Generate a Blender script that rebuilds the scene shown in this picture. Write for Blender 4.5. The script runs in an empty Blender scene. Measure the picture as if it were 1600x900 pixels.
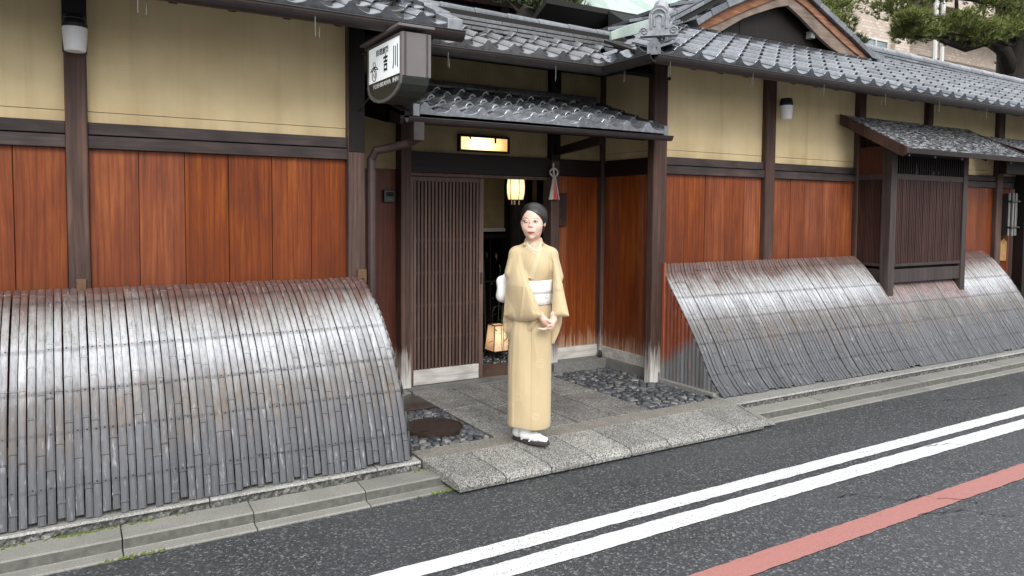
import bpy, bmesh, math, random
import numpy as np
from mathutils import Vector, Matrix
from mathutils.bvhtree import BVHTree
R_ = math.radians
random.seed(7)
S = bpy.context.scene
COL = S.collection

# ---------------------------------------------------------------- camera, world, sun, exposure
CAM_H = 1.62
def camera_axes(yaw, pitch, roll):
    f = Vector((math.sin(yaw), math.cos(yaw), 0)); r = Vector((math.cos(yaw), -math.sin(yaw), 0)); u = Vector((0, 0, 1))
    cp, sp = math.cos(pitch), math.sin(pitch); f, u = f*cp - u*sp, u*cp + f*sp
    cr, sr = math.cos(roll), math.sin(roll); r, u = r*cr + u*sr, u*cr - r*sr
    return r, u, f
cr_, cu_, cf_ = camera_axes(R_(31.1), R_(2.95), R_(0.42))
cam_data = bpy.data.cameras.new('camera'); cam = bpy.data.objects.new('camera', cam_data); COL.objects.link(cam)
cam.matrix_world = Matrix(((cr_.x, cu_.x, -cf_.x, 0), (cr_.y, cu_.y, -cf_.y, 0), (cr_.z, cu_.z, -cf_.z, CAM_H), (0, 0, 0, 1)))
cam_data.sensor_width = 36; cam_data.lens = 1160/1600*36
cam_data.shift_y = -59.4/1600
cam_data.clip_start = 0.05; cam_data.clip_end = 1000
S.camera = cam

W = bpy.data.worlds.new('World'); S.world = W; W.use_nodes = True
wn = W.node_tree; bg = wn.nodes['Background']
sky = wn.nodes.new('ShaderNodeTexSky'); sky.sky_type = 'NISHITA'; sky.sun_disc = False
SUN_EL, SUN_AZ = R_(36), R_(198)          # azimuth clockwise from +Y: the sun stands behind the viewer
sky.sun_elevation = SUN_EL; sky.sun_rotation = SUN_AZ
sky.air_density = 1.0; sky.dust_density = 7.0; sky.ozone_density = 1.0
hsv = wn.nodes.new('ShaderNodeHueSaturation'); hsv.inputs['Saturation'].default_value = 0.35   # cloud cover takes the blue out
cloud = wn.nodes.new('ShaderNodeMix'); cloud.data_type = 'RGBA'; cloud.inputs[0].default_value = 0.8; 
# an overcast deck, three times as bright overhead as at the horizon
wtc = wn.nodes.new('ShaderNodeTexCoord'); wsx = wn.nodes.new('ShaderNodeSeparateXYZ'); wn.links.new(wtc.outputs['Generated'], wsx.inputs[0])
wmr = wn.nodes.new('ShaderNodeMapRange'); wmr.inputs[1].default_value = 0; wmr.inputs[2].default_value = 1; wmr.inputs[3].default_value = 0.5; wmr.inputs[4].default_value = 1; wn.links.new(wsx.outputs[2], wmr.inputs[0])
wvm = wn.nodes.new('ShaderNodeVectorMath'); wvm.operation = 'SCALE'; wvm.inputs[0].default_value = (15.5, 15.9, 16.6); wn.links.new(wmr.outputs[0], wvm.inputs['Scale']); wn.links.new(wvm.outputs[0], cloud.inputs[7])
wn.links.new(sky.outputs[0], hsv.inputs['Color']); wn.links.new(hsv.outputs[0], cloud.inputs[6]); wn.links.new(cloud.outputs[2], bg.inputs[0])
bg.inputs[1].default_value = 0.13
sun = bpy.data.lights.new('sun', 'SUN'); sun.energy = 1.5; sun.angle = R_(28); sun.color = (1, 0.98, 0.95)
so = bpy.data.objects.new('sun', sun); COL.objects.link(so)
sd = Vector((math.sin(SUN_AZ)*math.cos(SUN_EL), math.cos(SUN_AZ)*math.cos(SUN_EL), math.sin(SUN_EL)))
so.rotation_euler = sd.to_track_quat('Z', 'Y').to_euler(); so.location = (0, -5, 12)
S.view_settings.view_transform = 'Standard'; S.view_settings.look = 'None'
S.view_settings.exposure = 0.42; S.view_settings.gamma = 1
S.cycles.max_bounces = 6; S.cycles.diffuse_bounces = 3; S.cycles.glossy_bounces = 3; S.cycles.transmission_bounces = 3
S.cycles.use_denoising = True

# ---------------------------------------------------------------- material helpers
class NT:
    def __init__(s, name):
        s.m = bpy.data.materials.new(name); s.m.use_nodes = True
        s.t = s.m.node_tree; s.bsdf = s.t.nodes['Principled BSDF']
        s.geo = s.t.nodes.new('ShaderNodeNewGeometry'); s.tc = s.t.nodes.new('ShaderNodeTexCoord'); s.oi = s.t.nodes.new('ShaderNodeObjectInfo')
        s.pos = s.geo.outputs['Position']; s.obj = s.tc.outputs['Object']; s.rnd = s.oi.outputs['Random']
    def n(s, typ, ins=None, **kw):
        nd = s.t.nodes.new('ShaderNode' + typ)
        for k, v in kw.items(): setattr(nd, k, v)
        for k, v in (ins or {}).items(): s.put(nd.inputs[k], v)
        return nd
    def put(s, sock, v):
        if isinstance(v, bpy.types.NodeSocket): s.t.links.new(v, sock)
        elif isinstance(v, tuple) and sock.type == 'RGBA' and len(v) == 3: sock.default_value = v + (1,)
        else: sock.default_value = v
    def math(s, op, a, b=0.0, c=0.0, clamp=False):
        nd = s.t.nodes.new('ShaderNodeMath'); nd.operation = op; nd.use_clamp = clamp
        s.put(nd.inputs[0], a); s.put(nd.inputs[1], b); s.put(nd.inputs[2], c); return nd.outputs[0]
    def vscale(s, v, sc, off=None):
        nd = s.t.nodes.new('ShaderNodeMapping'); s.put(nd.inputs['Vector'], v); nd.inputs['Scale'].default_value = sc
        if off is not None:
            cx = s.t.nodes.new('ShaderNodeCombineXYZ')
            for i in range(3): s.put(cx.inputs[i], s.math('MULTIPLY', off, (37.0, 53.0, 19.0)[i]))
            s.put(nd.inputs['Location'], cx.outputs[0])
        return nd.outputs[0]
    def noise(s, v, scale=5.0, detail=4.0, rough=0.55, dist=0.0):
        return s.n('TexNoise', {'Vector': v, 'Scale': scale, 'Detail': detail, 'Roughness': rough, 'Distortion': dist}).outputs['Fac']
    def ramp(s, f, stops, ease='LINEAR'):
        nd = s.t.nodes.new('ShaderNodeValToRGB'); s.put(nd.inputs[0], f); e = nd.color_ramp; e.interpolation = ease
        while len(e.elements) < len(stops): e.elements.new(0.5)
        for el, (p, c) in zip(e.elements, stops):
            el.position = p; el.color = (c, c, c, 1) if isinstance(c, (int, float)) else tuple(c) + (1,)
        return nd.outputs[0]
    def mix(s, f, a, b, typ='MIX'):
        nd = s.t.nodes.new('ShaderNodeMix'); nd.data_type = 'RGBA'; nd.blend_type = typ; nd.clamp_factor = True
        s.put(nd.inputs[0], f); s.put(nd.inputs[6], a); s.put(nd.inputs[7], b); return nd.outputs[2]
    def xyz(s, v):
        nd = s.t.nodes.new('ShaderNodeSeparateXYZ'); s.put(nd.inputs[0], v); return nd.outputs
    def maprange(s, v, a, b, c=0.0, d=1.0):
        nd = s.t.nodes.new('ShaderNodeMapRange'); nd.clamp = True
        for i, q in enumerate((v, a, b, c, d)): s.put(nd.inputs[i], q)
        return nd.outputs[0]
    def bump(s, h, strength=0.3, dist=0.01, prev=None):
        nd = s.t.nodes.new('ShaderNodeBump'); nd.inputs['Strength'].default_value = strength; nd.inputs['Distance'].default_value = dist
        s.put(nd.inputs['Height'], h)
        if prev is not None: s.put(nd.inputs['Normal'], prev)
        return nd.outputs[0]
    def out(s, col, rough=0.6, normal=None, **kw):
        s.put(s.bsdf.inputs['Base Color'], col); s.put(s.bsdf.inputs['Roughness'], rough)
        if normal is not None: s.put(s.bsdf.inputs['Normal'], normal)
        for k, v in kw.items(): s.put(s.bsdf.inputs[k.replace('_', ' ')], v)
        return s.m

def lin(r, g, b):
    f = lambda c: ((c/255+0.055)/1.055)**2.4 if c/255 > 0.04045 else c/255/12.92
    return (f(r), f(g), f(b))

M = {}
def simple(name, col, rough=0.6, var=0.12, scale=30.0, bump=0.15, **kw):
    t = NT(name); nz = t.noise(t.obj, scale, 5.0)
    a = tuple(c*(1-var) for c in col); b = tuple(min(1, c*(1+var)) for c in col)
    M[name] = t.out(t.ramp(nz, [(0.3, a), (0.7, b)]), rough, t.bump(nz, bump, 0.004), **kw); return M[name]

def wood(name, dark, mid, light, rough=0.55, splash=None, grain=1.0, red=None, axis='z', whiten=(0.12, 0.5)):
    """long grained timber; splash: colour of the rain-bleached foot, by height"""
    t = NT(name)
    sc = {'z': (22*grain, 22*grain, 1.1), 'x': (1.1, 22*grain, 22*grain), 'y': (22*grain, 1.1, 22*grain)}[axis]
    v = t.vscale(t.pos, sc, t.rnd)
    n1 = t.noise(v, 1.0, 6.0, 0.6, 0.9); n2 = t.noise(t.vscale(t.pos, tuple(c*6 for c in sc), t.rnd), 1.0, 3.0, 0.5)
    n3 = t.noise(t.vscale(t.pos, (2.2, 2.2, 1.2), t.rnd), 1.0, 4.0)
    f = t.math('ADD', t.math('MULTIPLY', n1, 0.6), t.math('MULTIPLY', n3, 0.4))
    col = t.ramp(f, [(0.28, dark), (0.5, mid), (0.72, light)])
    wv_ = t.n('TexWave', {'Vector': t.vscale(t.pos, {'z': (5.5, 5.5, .55), 'x': (.55, 5.5, 5.5), 'y': (5.5, .55, 5.5)}[axis], t.rnd), 'Scale': 1.6, 'Distortion': 7.0, 'Detail': 2.0, 'Detail Scale': .8}).outputs['Fac']
    col = t.mix(t.maprange(wv_, .55, .95, 0, .30), col, tuple(c*.8 for c in dark))
    col = t.mix(t.maprange(n2, 0.42, 0.62, 0.0, 0.22), col, tuple(c*0.45 for c in dark))
    hv = t.n('HueSaturation', {'Color': col, 'Value': t.maprange(t.rnd, 0, 1, 0.86, 1.13), 'Saturation': t.maprange(t.rnd, 0, 1, 1.05, 0.90)}).outputs[0]
    if name == 'plank_cedar': zz_ = t.math('ADD', t.xyz(t.pos)[2], t.math('MULTIPLY', t.math('SUBTRACT', n3, .5), 1.1)); hv = t.mix(t.maprange(zz_, 1.75, 1.15, 0, .42), hv, (.085, .018, .006))   # rain has darkened the lower boards
    rg = rough
    if splash is not None:
        z = t.xyz(t.pos)[2]; fr = t.noise(t.vscale(t.pos, (55, 55, 3.2)), 1.0, 4.0, 0.7)
        big = t.noise(t.vscale(t.pos, (3, 3, 3)), 1.0, 3.0)
        h = t.math('ADD', z, t.math('MULTIPLY', t.math('SUBTRACT', fr, 0.5), 0.62)); h = t.math('ADD', h, t.math('MULTIPLY', t.math('SUBTRACT', big, 0.5), 0.22))
        hv = t.mix(t.maprange(h, whiten[0], whiten[1], 1.0, 0.0), hv, splash)
    M[name] = t.out(hv, rg, t.bump(n1, 0.35, 0.003, t.bump(n2, 0.25, 0.0015)), Specular_IOR_Level=.28)
    return M[name]

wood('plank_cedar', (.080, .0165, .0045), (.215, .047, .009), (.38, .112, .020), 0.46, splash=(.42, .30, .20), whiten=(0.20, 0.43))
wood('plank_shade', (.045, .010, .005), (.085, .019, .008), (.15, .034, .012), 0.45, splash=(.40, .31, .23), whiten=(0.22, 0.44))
wood('post_wood', (.026, .015, .012), (.078, .044, .035), (.17, .088, .062), 0.6, splash=(.52, .50, .47), whiten=(0.16, 0.42))
wood('beam_wood', (.018, .014, .014), (.050, .037, .035), (.11, .070, .060), 0.6, axis='x')
wood('dark_wood', (.005, .004, .003), (.010, .006, .005), (.024, .013, .010), 0.6)
wood('dark_beam', (.006, .004, .004), (.014, .007, .006), (.030, .013, .010), 0.55, axis='x')
wood('door_wood', (.045, .025, .020), (.105, .060, .048), (.18, .11, .085), 0.5)
wood('bleached_wood', (.30, .28, .25), (.52, .50, .46), (.70, .68, .64), 0.7, axis='x')
wood('bay_wood', (.022, .017, .016), (.050, .037, .034), (.085, .062, .056), 0.6)
wood('lattice_wood', (.022, .010, .008), (.050, .022, .018), (.090, .045, .036), 0.6)
wood('gable_wood', (.10, .075, .06), (.21, .16, .125), (.34, .26, .20), 0.7, axis='x')
wood('gable_red', (.10, .045, .025), (.28, .12, .06), (.42, .27, .18), 0.65, axis='x')

# plaster
t = NT('plaster'); n1 = t.noise(t.pos, 3.0, 5.0); n2 = t.noise(t.pos, 120.0, 3.0); z = t.xyz(t.pos)[2]
c = t.ramp(n1, [(0.3, lin(212, 190, 146)), (0.7, lin(224, 205, 163))])
st = t.noise(t.vscale(t.pos, (3, 3, .4)), 1.0, 4.0)
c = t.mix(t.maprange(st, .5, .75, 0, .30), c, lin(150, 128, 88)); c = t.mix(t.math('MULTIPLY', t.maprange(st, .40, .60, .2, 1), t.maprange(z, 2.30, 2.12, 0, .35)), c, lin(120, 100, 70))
c = t.mix(t.maprange(n2, .64, .75, 0, .25), c, lin(120, 100, 66)); c = t.mix(t.maprange(t.noise(t.vscale(t.pos, (9, 9, .35)), 1.0, 4.0), .56, .72, 0, .22), c, lin(138, 118, 80)); c = t.mix(t.maprange(t.noise(t.pos, 1.2, 5.0), .45, .7, 0, .22), c, lin(170, 150, 104))
M['plaster'] = t.out(c, 0.9, t.bump(n2, 0.25, 0.003, t.bump(n1, .3, .01)))
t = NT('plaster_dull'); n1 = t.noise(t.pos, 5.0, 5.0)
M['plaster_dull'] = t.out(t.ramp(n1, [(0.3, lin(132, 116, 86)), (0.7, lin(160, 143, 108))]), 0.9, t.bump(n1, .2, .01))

# split bamboo, weathered by height (sheltered top stays red, the middle silvers and has reflected light painted into its pale band, the foot greys)
def bamboo(name, red_low=1.02, red_high=1.12, redcol=(.115, .048, .036)):
    t = NT(name); p = t.xyz(t.pos); z = p[2]
    n1 = t.noise(t.vscale(t.pos, (160, 40, 8), t.rnd), 1.0, 4.0, 0.6)
    n2 = t.noise(t.vscale(t.pos, (1.6, 1.6, 3.4)), 1.0, 5.0, 0.6)
    n3 = t.noise(t.vscale(t.pos, (9, 3, 5), t.rnd), 1.0, 5.0, 0.6)
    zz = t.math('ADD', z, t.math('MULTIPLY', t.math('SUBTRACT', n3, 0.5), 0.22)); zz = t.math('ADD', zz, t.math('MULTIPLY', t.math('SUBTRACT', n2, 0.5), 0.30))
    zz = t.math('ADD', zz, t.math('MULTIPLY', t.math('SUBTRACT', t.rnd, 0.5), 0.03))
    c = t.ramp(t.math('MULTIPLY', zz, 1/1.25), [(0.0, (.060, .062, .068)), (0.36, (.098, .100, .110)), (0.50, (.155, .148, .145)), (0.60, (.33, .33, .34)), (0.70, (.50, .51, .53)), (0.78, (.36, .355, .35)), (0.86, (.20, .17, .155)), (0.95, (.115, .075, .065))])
    br = t.math('MULTIPLY', t.maprange(n3, .48, .66, 0, 1), t.math('MULTIPLY', t.maprange(z, .34, .52, 0, 1), t.maprange(z, .78, .66, 0, 1)))
    c = t.mix(t.math('MULTIPLY', br, .75), c, (.16, .125, .095))
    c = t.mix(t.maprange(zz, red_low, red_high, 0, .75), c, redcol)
    hv = t.n('HueSaturation', {'Color': c, 'Value': t.maprange(t.rnd, 0, 1, 0.84, 1.12)}).outputs[0]
    for zs in (1.10, .885, .70, .52, .28):      # grime along the nailed laths
        dd = t.math('ABSOLUTE', t.math('SUBTRACT', t.math('ADD', z, t.math('MULTIPLY', t.math('SUBTRACT', n3, .5), .02)), zs))
        hv = t.mix(t.maprange(dd, .004, .014, .34, 0), hv, (.035, .034, .036))
    n5 = t.noise(t.vscale(t.pos, (60, 8, 10), t.rnd), 1.0, 5.0, .7)
    hv = t.mix(t.maprange(n5, .52, .72, 0, .55), hv, (.05, .047, .047)); hv = t.mix(t.maprange(n5, .42, .30, 0, .35), hv, (.62, .62, .63))
    hv = t.mix(t.maprange(n1, .45, .7, 0, .35), hv, (.06, .058, .06))
    M[name] = t.out(hv, t.maprange(n3, .3, .7, .48, .75), t.bump(n1, 0.5, 0.0015))
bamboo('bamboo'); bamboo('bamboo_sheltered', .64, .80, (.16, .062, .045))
t = NT('bamboo_side'); z = t.xyz(t.pos)[2]; y = t.xyz(t.pos)[1]
n1 = t.noise(t.vscale(t.pos, (40, 160, 8), t.rnd), 1.0, 4.0, 0.6); n3 = t.noise(t.vscale(t.pos, (9, 9, 4), t.rnd), 1.0, 5.0, 0.6)
d = t.math('ADD', t.math('ADD', z, t.math('MULTIPLY', t.math('SUBTRACT', y, 4.93), 0.75)), t.math('MULTIPLY', t.math('SUBTRACT', n3, 0.5), 0.25))
c = t.mix(t.maprange(d, .20, .34, 0, 1), (.17, .17, .175), (.24, .062, .030))
c = t.mix(t.maprange(n3, .55, .7, 0, .6), c, (.33, .20, .16))
hv = t.n('HueSaturation', {'Color': c, 'Value': t.maprange(t.rnd, 0, 1, 0.75, 1.25)}).outputs[0]
M['bamboo_side'] = t.out(t.mix(t.maprange(n1, .45, .7, 0, .3), hv, (.04, .03, .03)), .5, t.bump(n1, .3, .0015))

# roof tiles: smoked clay, silvery grey, wet
def tile_mat(name, base, rough, metal):
    t = NT(name); n1 = t.noise(t.vscale(t.pos, (1, 1, 1), None), 2.2, 4.0); n2 = t.noise(t.vscale(t.obj, (1, 1, 1), t.rnd), 26.0, 5.0); n3 = t.noise(t.pos, 170.0, 2.0)
    c = t.mix(t.maprange(n2, .35, .7, 0, 1), tuple(x*.75 for x in base), tuple(x*1.2 for x in base))
    c = t.mix(t.maprange(n1, .5, .7, 0, .4), c, tuple(x*.55 for x in base))
    hv = t.n('HueSaturation', {'Color': c, 'Value': t.maprange(t.rnd, 0, 1, 0.75, 1.25)}).outputs[0]
    M[name] = t.out(hv, t.math('ADD', t.maprange(n2, .3, .7, rough-.06, rough+.10), 0.0), t.bump(n3, .06, .001, t.bump(n2, .06, .004)), Metallic=metal, Specular_IOR_Level=.7)
tile_mat('tile', (.165, .175, .19), .18, .60)
tile_mat('tile_dark', (.15, .152, .158), .30, .35)
tile_mat('tile_canopy', (.33, .345, .37), .20, .50)
tile_mat('tile_pale', (.24, .252, .27), .30, .35)
simple('under_tile', (.012, .011, .010), .9)
simple('gutter_copper', (.030, .023, .021), .45, .25, 12.0, Metallic=.3)
simple('pipe_dark', (.040, .022, .020), .5, .2, 12.0)
simple('pipe_copper', (.050, .040, .036), .5, .25, 12.0, Metallic=.2)
t = NT('patina'); n1 = t.noise(t.vscale(t.pos, (3, 1, 1)), 2.5, 5.0)
M['patina'] = t.out(t.ramp(n1, [(.3, (.25, .33, .29)), (.7, (.43, .50, .45))]), .55, t.bump(n1, .15, .01), Metallic=.1)

# ground
t = NT('asphalt'); v1 = t.n('TexVoronoi', {'Vector': t.pos, 'Scale': 95.0}); n1 = t.noise(t.pos, 190.0, 3.0, .7); n2 = t.noise(t.pos, .9, 4.0); n4 = t.noise(t.pos, 60.0, 4.0, .7)
agg = v1.outputs['Color']; ag = t.xyz(agg)[0]
c = t.ramp(ag, [(0.0, (.022, .024, .027)), (.62, (.050, .053, .057)), (.86, (.088, .091, .095)), (1.0, (.23, .23, .225))])
c = t.mix(t.maprange(n1, .46, .60, 0, .75), c, (.014, .015, .017))
c = t.mix(t.maprange(n2, .35, .7, 0, .45), c, (.048, .052, .055)); c = t.mix(t.maprange(t.noise(t.vscale(t.pos, (.25, 1.6, 1)), 1.0, 4.0), .5, .68, 0, .30), c, (.070, .073, .076))
edge = t.maprange(v1.outputs['Distance'], 0, .006, 0, 1)
M['asphalt'] = t.out(c, t.maprange(n2, .35, .65, .48, .66), t.bump(n1, .7, .003, t.bump(v1.outputs['Distance'], .5, .004)))
def paint(name, col, wear):
    t = NT(name); n1 = t.noise(t.pos, 105.0, 4.0, .75); n2 = t.noise(t.vscale(t.pos, (1.2, 14, 1)), 1.0, 4.0); n3 = t.noise(t.pos, 30.0, 4.0, .7)
    w = t.math('MULTIPLY', t.maprange(n1, .545, .61, 0, 1), t.maprange(n2, .40, .60, wear[0], wear[1]))
    c = t.mix(w, t.mix(t.maprange(n3, .4, .7, 0, .35), col, tuple(x*.80 for x in col)), (.09, .09, .095))
    M[name] = t.out(c, .55, t.bump(n1, .3, .002))
paint('white_paint', (.62, .62, .61), (.3, 1.0)); paint('red_paint', (.35, .145, .125), (.1, .6))
def granite(name, dark, mid, light, sc=330.0, moss=None, big=.25):
    t = NT(name); v1 = t.n('TexVoronoi', {'Vector': t.pos, 'Scale': sc}); a = t.xyz(v1.outputs['Color'])[0]
    n2 = t.noise(t.pos, 3.5, 5.0, .6); n1 = t.noise(t.pos, sc*.7, 2.0)
    c = t.ramp(a, [(0.0, dark), (.30, dark), (.36, mid), (.72, mid), (.78, light), (1.0, light)], 'LINEAR')
    c = t.mix(t.maprange(n2, .40, .65, 0, big), c, tuple(x*.55 for x in dark))
    hv = t.n('HueSaturation', {'Color': c, 'Value': t.maprange(t.rnd, 0, 1, 0.86, 1.1)}).outputs[0]
    if moss: hv = t.mix(t.maprange(t.noise(t.pos, 5.0, 5.0), .58, .68, 0, .6), hv, moss)
    M[name] = t.out(hv, t.maprange(n2, .35, .65, .5, .75), t.bump(n1, .35, .0015))
granite('granite', (.060, .058, .054), (.22, .213, .197), (.40, .385, .35), 170.0, None, .45)
granite('granite_apron', (.065, .065, .06), (.235, .23, .21), (.42, .405, .37), 200.0, None, .3)
granite('granite_kerb', (.16, .16, .15), (.29, .285, .26), (.44, .43, .40), 300.0, None, .3)
granite('rough_stone', (.035, .035, .033), (.075, .075, .068), (.17, .165, .15), 90.0, None, .5)
granite('sill_stone', (.11, .11, .105), (.19, .19, .18), (.29, .285, .27), 300.0, None, .35)
granite('concrete', (.17, .165, .145), (.22, .215, .19), (.29, .28, .25), 420.0, None, .35)
granite('kerb_ochre', (.10, .095, .08), (.24, .225, .19), (.40, .38, .33), 280.0, None, .3)
t = NT('cobble'); n1 = t.noise(t.pos, 60.0, 5.0); n2 = t.noise(t.pos, 9.0, 4.0)
c = t.ramp(t.rnd, [(0, (.032, .036, .042)), (.5, (.060, .066, .074)), (.8, (.10, .105, .11)), (.94, (.17, .165, .155)), (1, (.26, .25, .235))])
c = t.mix(t.maprange(n1, .45, .7, 0, .35), c, (.13, .135, .14))
M['cobble'] = t.out(c, t.maprange(n2, .35, .65, .28, .5), t.bump(n1, .45, .003))
simple('mortar', (.022, .022, .024), .8, .3, 60.0, .5)
simple('step_shade', (.075, .073, .062), .6, .35, 25.0, .4)  # darker concrete that paints shade onto the step face of the gutter
simple('moss', (.085, .115, .018), .95, .5, 90.0, .8)
t = NT('iron'); n1 = t.noise(t.pos, 40.0, 4.0); n2 = t.noise(t.pos, 5.0, 3.0)
M['iron'] = t.out(t.ramp(n1, [(.3, (.045, .032, .027)), (.7, (.10, .070, .055))]), t.maprange(n2, .3, .7, .3, .5), t.bump(n1, .2, .002), Metallic=.55)
simple('black_metal', (.015, .015, .016), .4)
simple('white_glass', (.80, .80, .80), .35, .03)
simple('sign_grey', (.125, .112, .112), .55, .08, 8.0)
simple('sign_dark', (.020, .026, .022), .45)
simple('sign_white', (.86, .90, .91), .4, .02)
simple('ink', (.012, .012, .012), .5)
simple('lettering', (.72, .74, .74), .5)
simple('brass_cap', (.11, .055, .022), .6, .3, 40.0)
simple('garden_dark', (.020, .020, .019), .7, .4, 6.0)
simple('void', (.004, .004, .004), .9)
simple('red_lacquer', (.62, .03, .015), .4)
simple('cord_white', (.55, .50, .44), .7)
simple('paper_grey', (.20, .21, .20), .7, .15, 8.0)
simple('tag_wood', (.34, .19, .07), .6, .15, 20.0)
simple('steel_wire', (.13, .13, .125), .4, Metallic=.6)
def glow(name, col, e, centre=None, rad=None, edge=None):
    t = NT(name)
    c = col; st = e
    if centre is not None:
        vm = t.n('VectorMath', {0: t.pos, 1: centre}, operation='SUBTRACT').outputs[0]
        vs = t.n('VectorMath', {0: vm, 1: tuple(1/q for q in rad)}, operation='MULTIPLY').outputs[0]
        ln = t.n('VectorMath', {0: vs}, operation='LENGTH').outputs['Value']
        c = t.ramp(ln, [(0, col), (.35, col), (1, edge)]); st = t.ramp(ln, [(0, 1.0), (.4, .75), (1, .28)]); st = t.math('MULTIPLY', st, e)
    M[name] = t.out((.6, .5, .35), .6, None, Emission_Color=c, Emission_Strength=st)
glow('lit_panel', (1, .78, .38), 2.4, (3.15, 5.73, 2.21), (.26, .3, .14), (1, .55, .16))
glow('lit_lantern', (1, .84, .48), 2.0, (3.83, 6.3, 1.86), (.13, .2, .17), (1, .62, .22))
glow('lit_andon', (1, .70, .34), .85, (3.75, 6.5, .36), (.14, .2, .16), (.95, .40, .14))
M['sign_white'].node_tree.nodes['Principled BSDF'].inputs['Emission Color'].default_value = (.9, .97, 1, 1); M['sign_white'].node_tree.nodes['Principled BSDF'].inputs['Emission Strength'].default_value = .30

# brick cladding of the block behind
t = NT('brick_cladding'); bv = t.n('Mapping', {'Vector': t.pos}); bv.inputs['Rotation'].default_value = (R_(90), 0, 0)
bt = t.n('TexBrick', {'Vector': bv.outputs[0], 'Color1': (.42, .34, .28), 'Color2': (.60, .51, .42), 'Mortar': (.38, .33, .28), 'Scale': 2.2, 'Mortar Size': .03})
M['brick_cladding'] = t.out(bt.outputs['Color'], .8, t.bump(bt.outputs['Fac'], .3, .02))
simple('brown_render', (.13, .095, .07), .8, .15, 2.0)
simple('pale_frame', (.55, .55, .52), .5)
t = NT('window_glass'); n1 = t.noise(t.pos, .7, 2.0)
M['window_glass'] = t.out(t.ramp(n1, [(.3, (.10, .13, .14)), (.7, (.22, .27, .28))]), .1, None, Specular_IOR_Level=.8)
def leaf(name, a, b, c):
    t = NT(name); n1 = t.noise(t.pos, 2.5, 3.0); n2 = t.noise(t.pos, 30.0, 2.0)
    M[name] = t.out(t.mix(t.math('MULTIPLY', n2, .8), t.ramp(n1, [(.3, a), (.7, b)]), c), .6)
leaf('pine_needles', (.060, .092, .022), (.14, .175, .035), (.20, .215, .05))
leaf('dark_needles', (.022, .040, .016), (.05, .075, .02), (.10, .11, .04))
wood('bark', (.015, .013, .011), (.035, .030, .025), (.075, .068, .055), .9, grain=.5)

# ---------------------------------------------------------------- mesh helpers
class MB:
    def __init__(s): s.v = []; s.f = []
    def add(s, vs, fs):
        o = len(s.v); s.v += [tuple(map(float, p)) for p in vs]; s.f += [tuple(i+o for i in f) for f in fs]; return s
    def box(s, x0, x1, y0, y1, z0, z1):
        return s.add([(x0,y0,z0),(x1,y0,z0),(x1,y1,z0),(x0,y1,z0),(x0,y0,z1),(x1,y0,z1),(x1,y1,z1),(x0,y1,z1)],
                     [(3,2,1,0),(4,5,6,7),(0,1,5,4),(1,2,6,5),(2,3,7,6),(3,0,4,7)])
    def prism(s, poly, a, b, axis):
        """polygon extruded along axis from a to b; poly in the other two coordinates (x,y)/(x,z)/(y,z)"""
        n = len(poly)
        def P(p, q): return {'x': (q, p[0], p[1]), 'y': (p[0], q, p[1]), 'z': (p[0], p[1], q)}[axis]
        vs = [P(p, a) for p in poly] + [P(p, b) for p in poly]
        return s.add(vs, [tuple(range(n-1, -1, -1)), tuple(range(n, 2*n))] + [(i, (i+1) % n, n+(i+1) % n, n+i) for i in range(n)])
    def tube(s, pts, r, k=8, caps=True):
        pts = [Vector(p) for p in pts]; rings = []
        rs = r if isinstance(r, (list, tuple)) else [r]*len(pts)
        up = Vector((0, 0, 1))
        for i, p in enumerate(pts):
            d = (pts[min(i+1, len(pts)-1)] - pts[max(i-1, 0)]).normalized()
            a = d.cross(up if abs(d.z) < .95 else Vector((0, 1, 0))).normalized(); b = a.cross(d)
            rings.append([p + (a*math.cos(2*math.pi*j/k) + b*math.sin(2*math.pi*j/k))*rs[i] for j in range(k)])
        vs = [q for rg in rings for q in rg]; fs = []
        for i in range(len(pts)-1):
            for j in range(k): fs.append((i*k+j, i*k+(j+1) % k, (i+1)*k+(j+1) % k, (i+1)*k+j))
        if caps: fs += [tuple(range(k-1, -1, -1)), tuple(range((len(pts)-1)*k, len(pts)*k))]
        return s.add(vs, fs)
    def lathe(s, c, prof, k=20):
        vs = []; fs = []
        for (r, z) in prof:
            for j in range(k): vs.append((c[0]+r*math.cos(2*math.pi*j/k), c[1]+r*math.sin(2*math.pi*j/k), c[2]+z))
        for i in range(len(prof)-1):
            for j in range(k): fs.append((i*k+j, i*k+(j+1) % k, (i+1)*k+(j+1) % k, (i+1)*k+j))
        fs += [tuple(range(k-1, -1, -1)), tuple(range((len(prof)-1)*k, len(prof)*k))]
        return s.add(vs, fs)
    def mesh(s, name):
        me = bpy.data.meshes.new(name); me.from_pydata(s.v, [], s.f); me.update()
        bm = bmesh.new(); bm.from_mesh(me); bmesh.ops.recalc_face_normals(bm, faces=bm.faces); bm.to_mesh(me); bm.free(); return me
    def build(s, name, mat, parent=None, bevel=0, smooth=False, kind=None):
        me = s.mesh(name); return link(name, me, mat, parent, bevel, smooth, kind)

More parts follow.
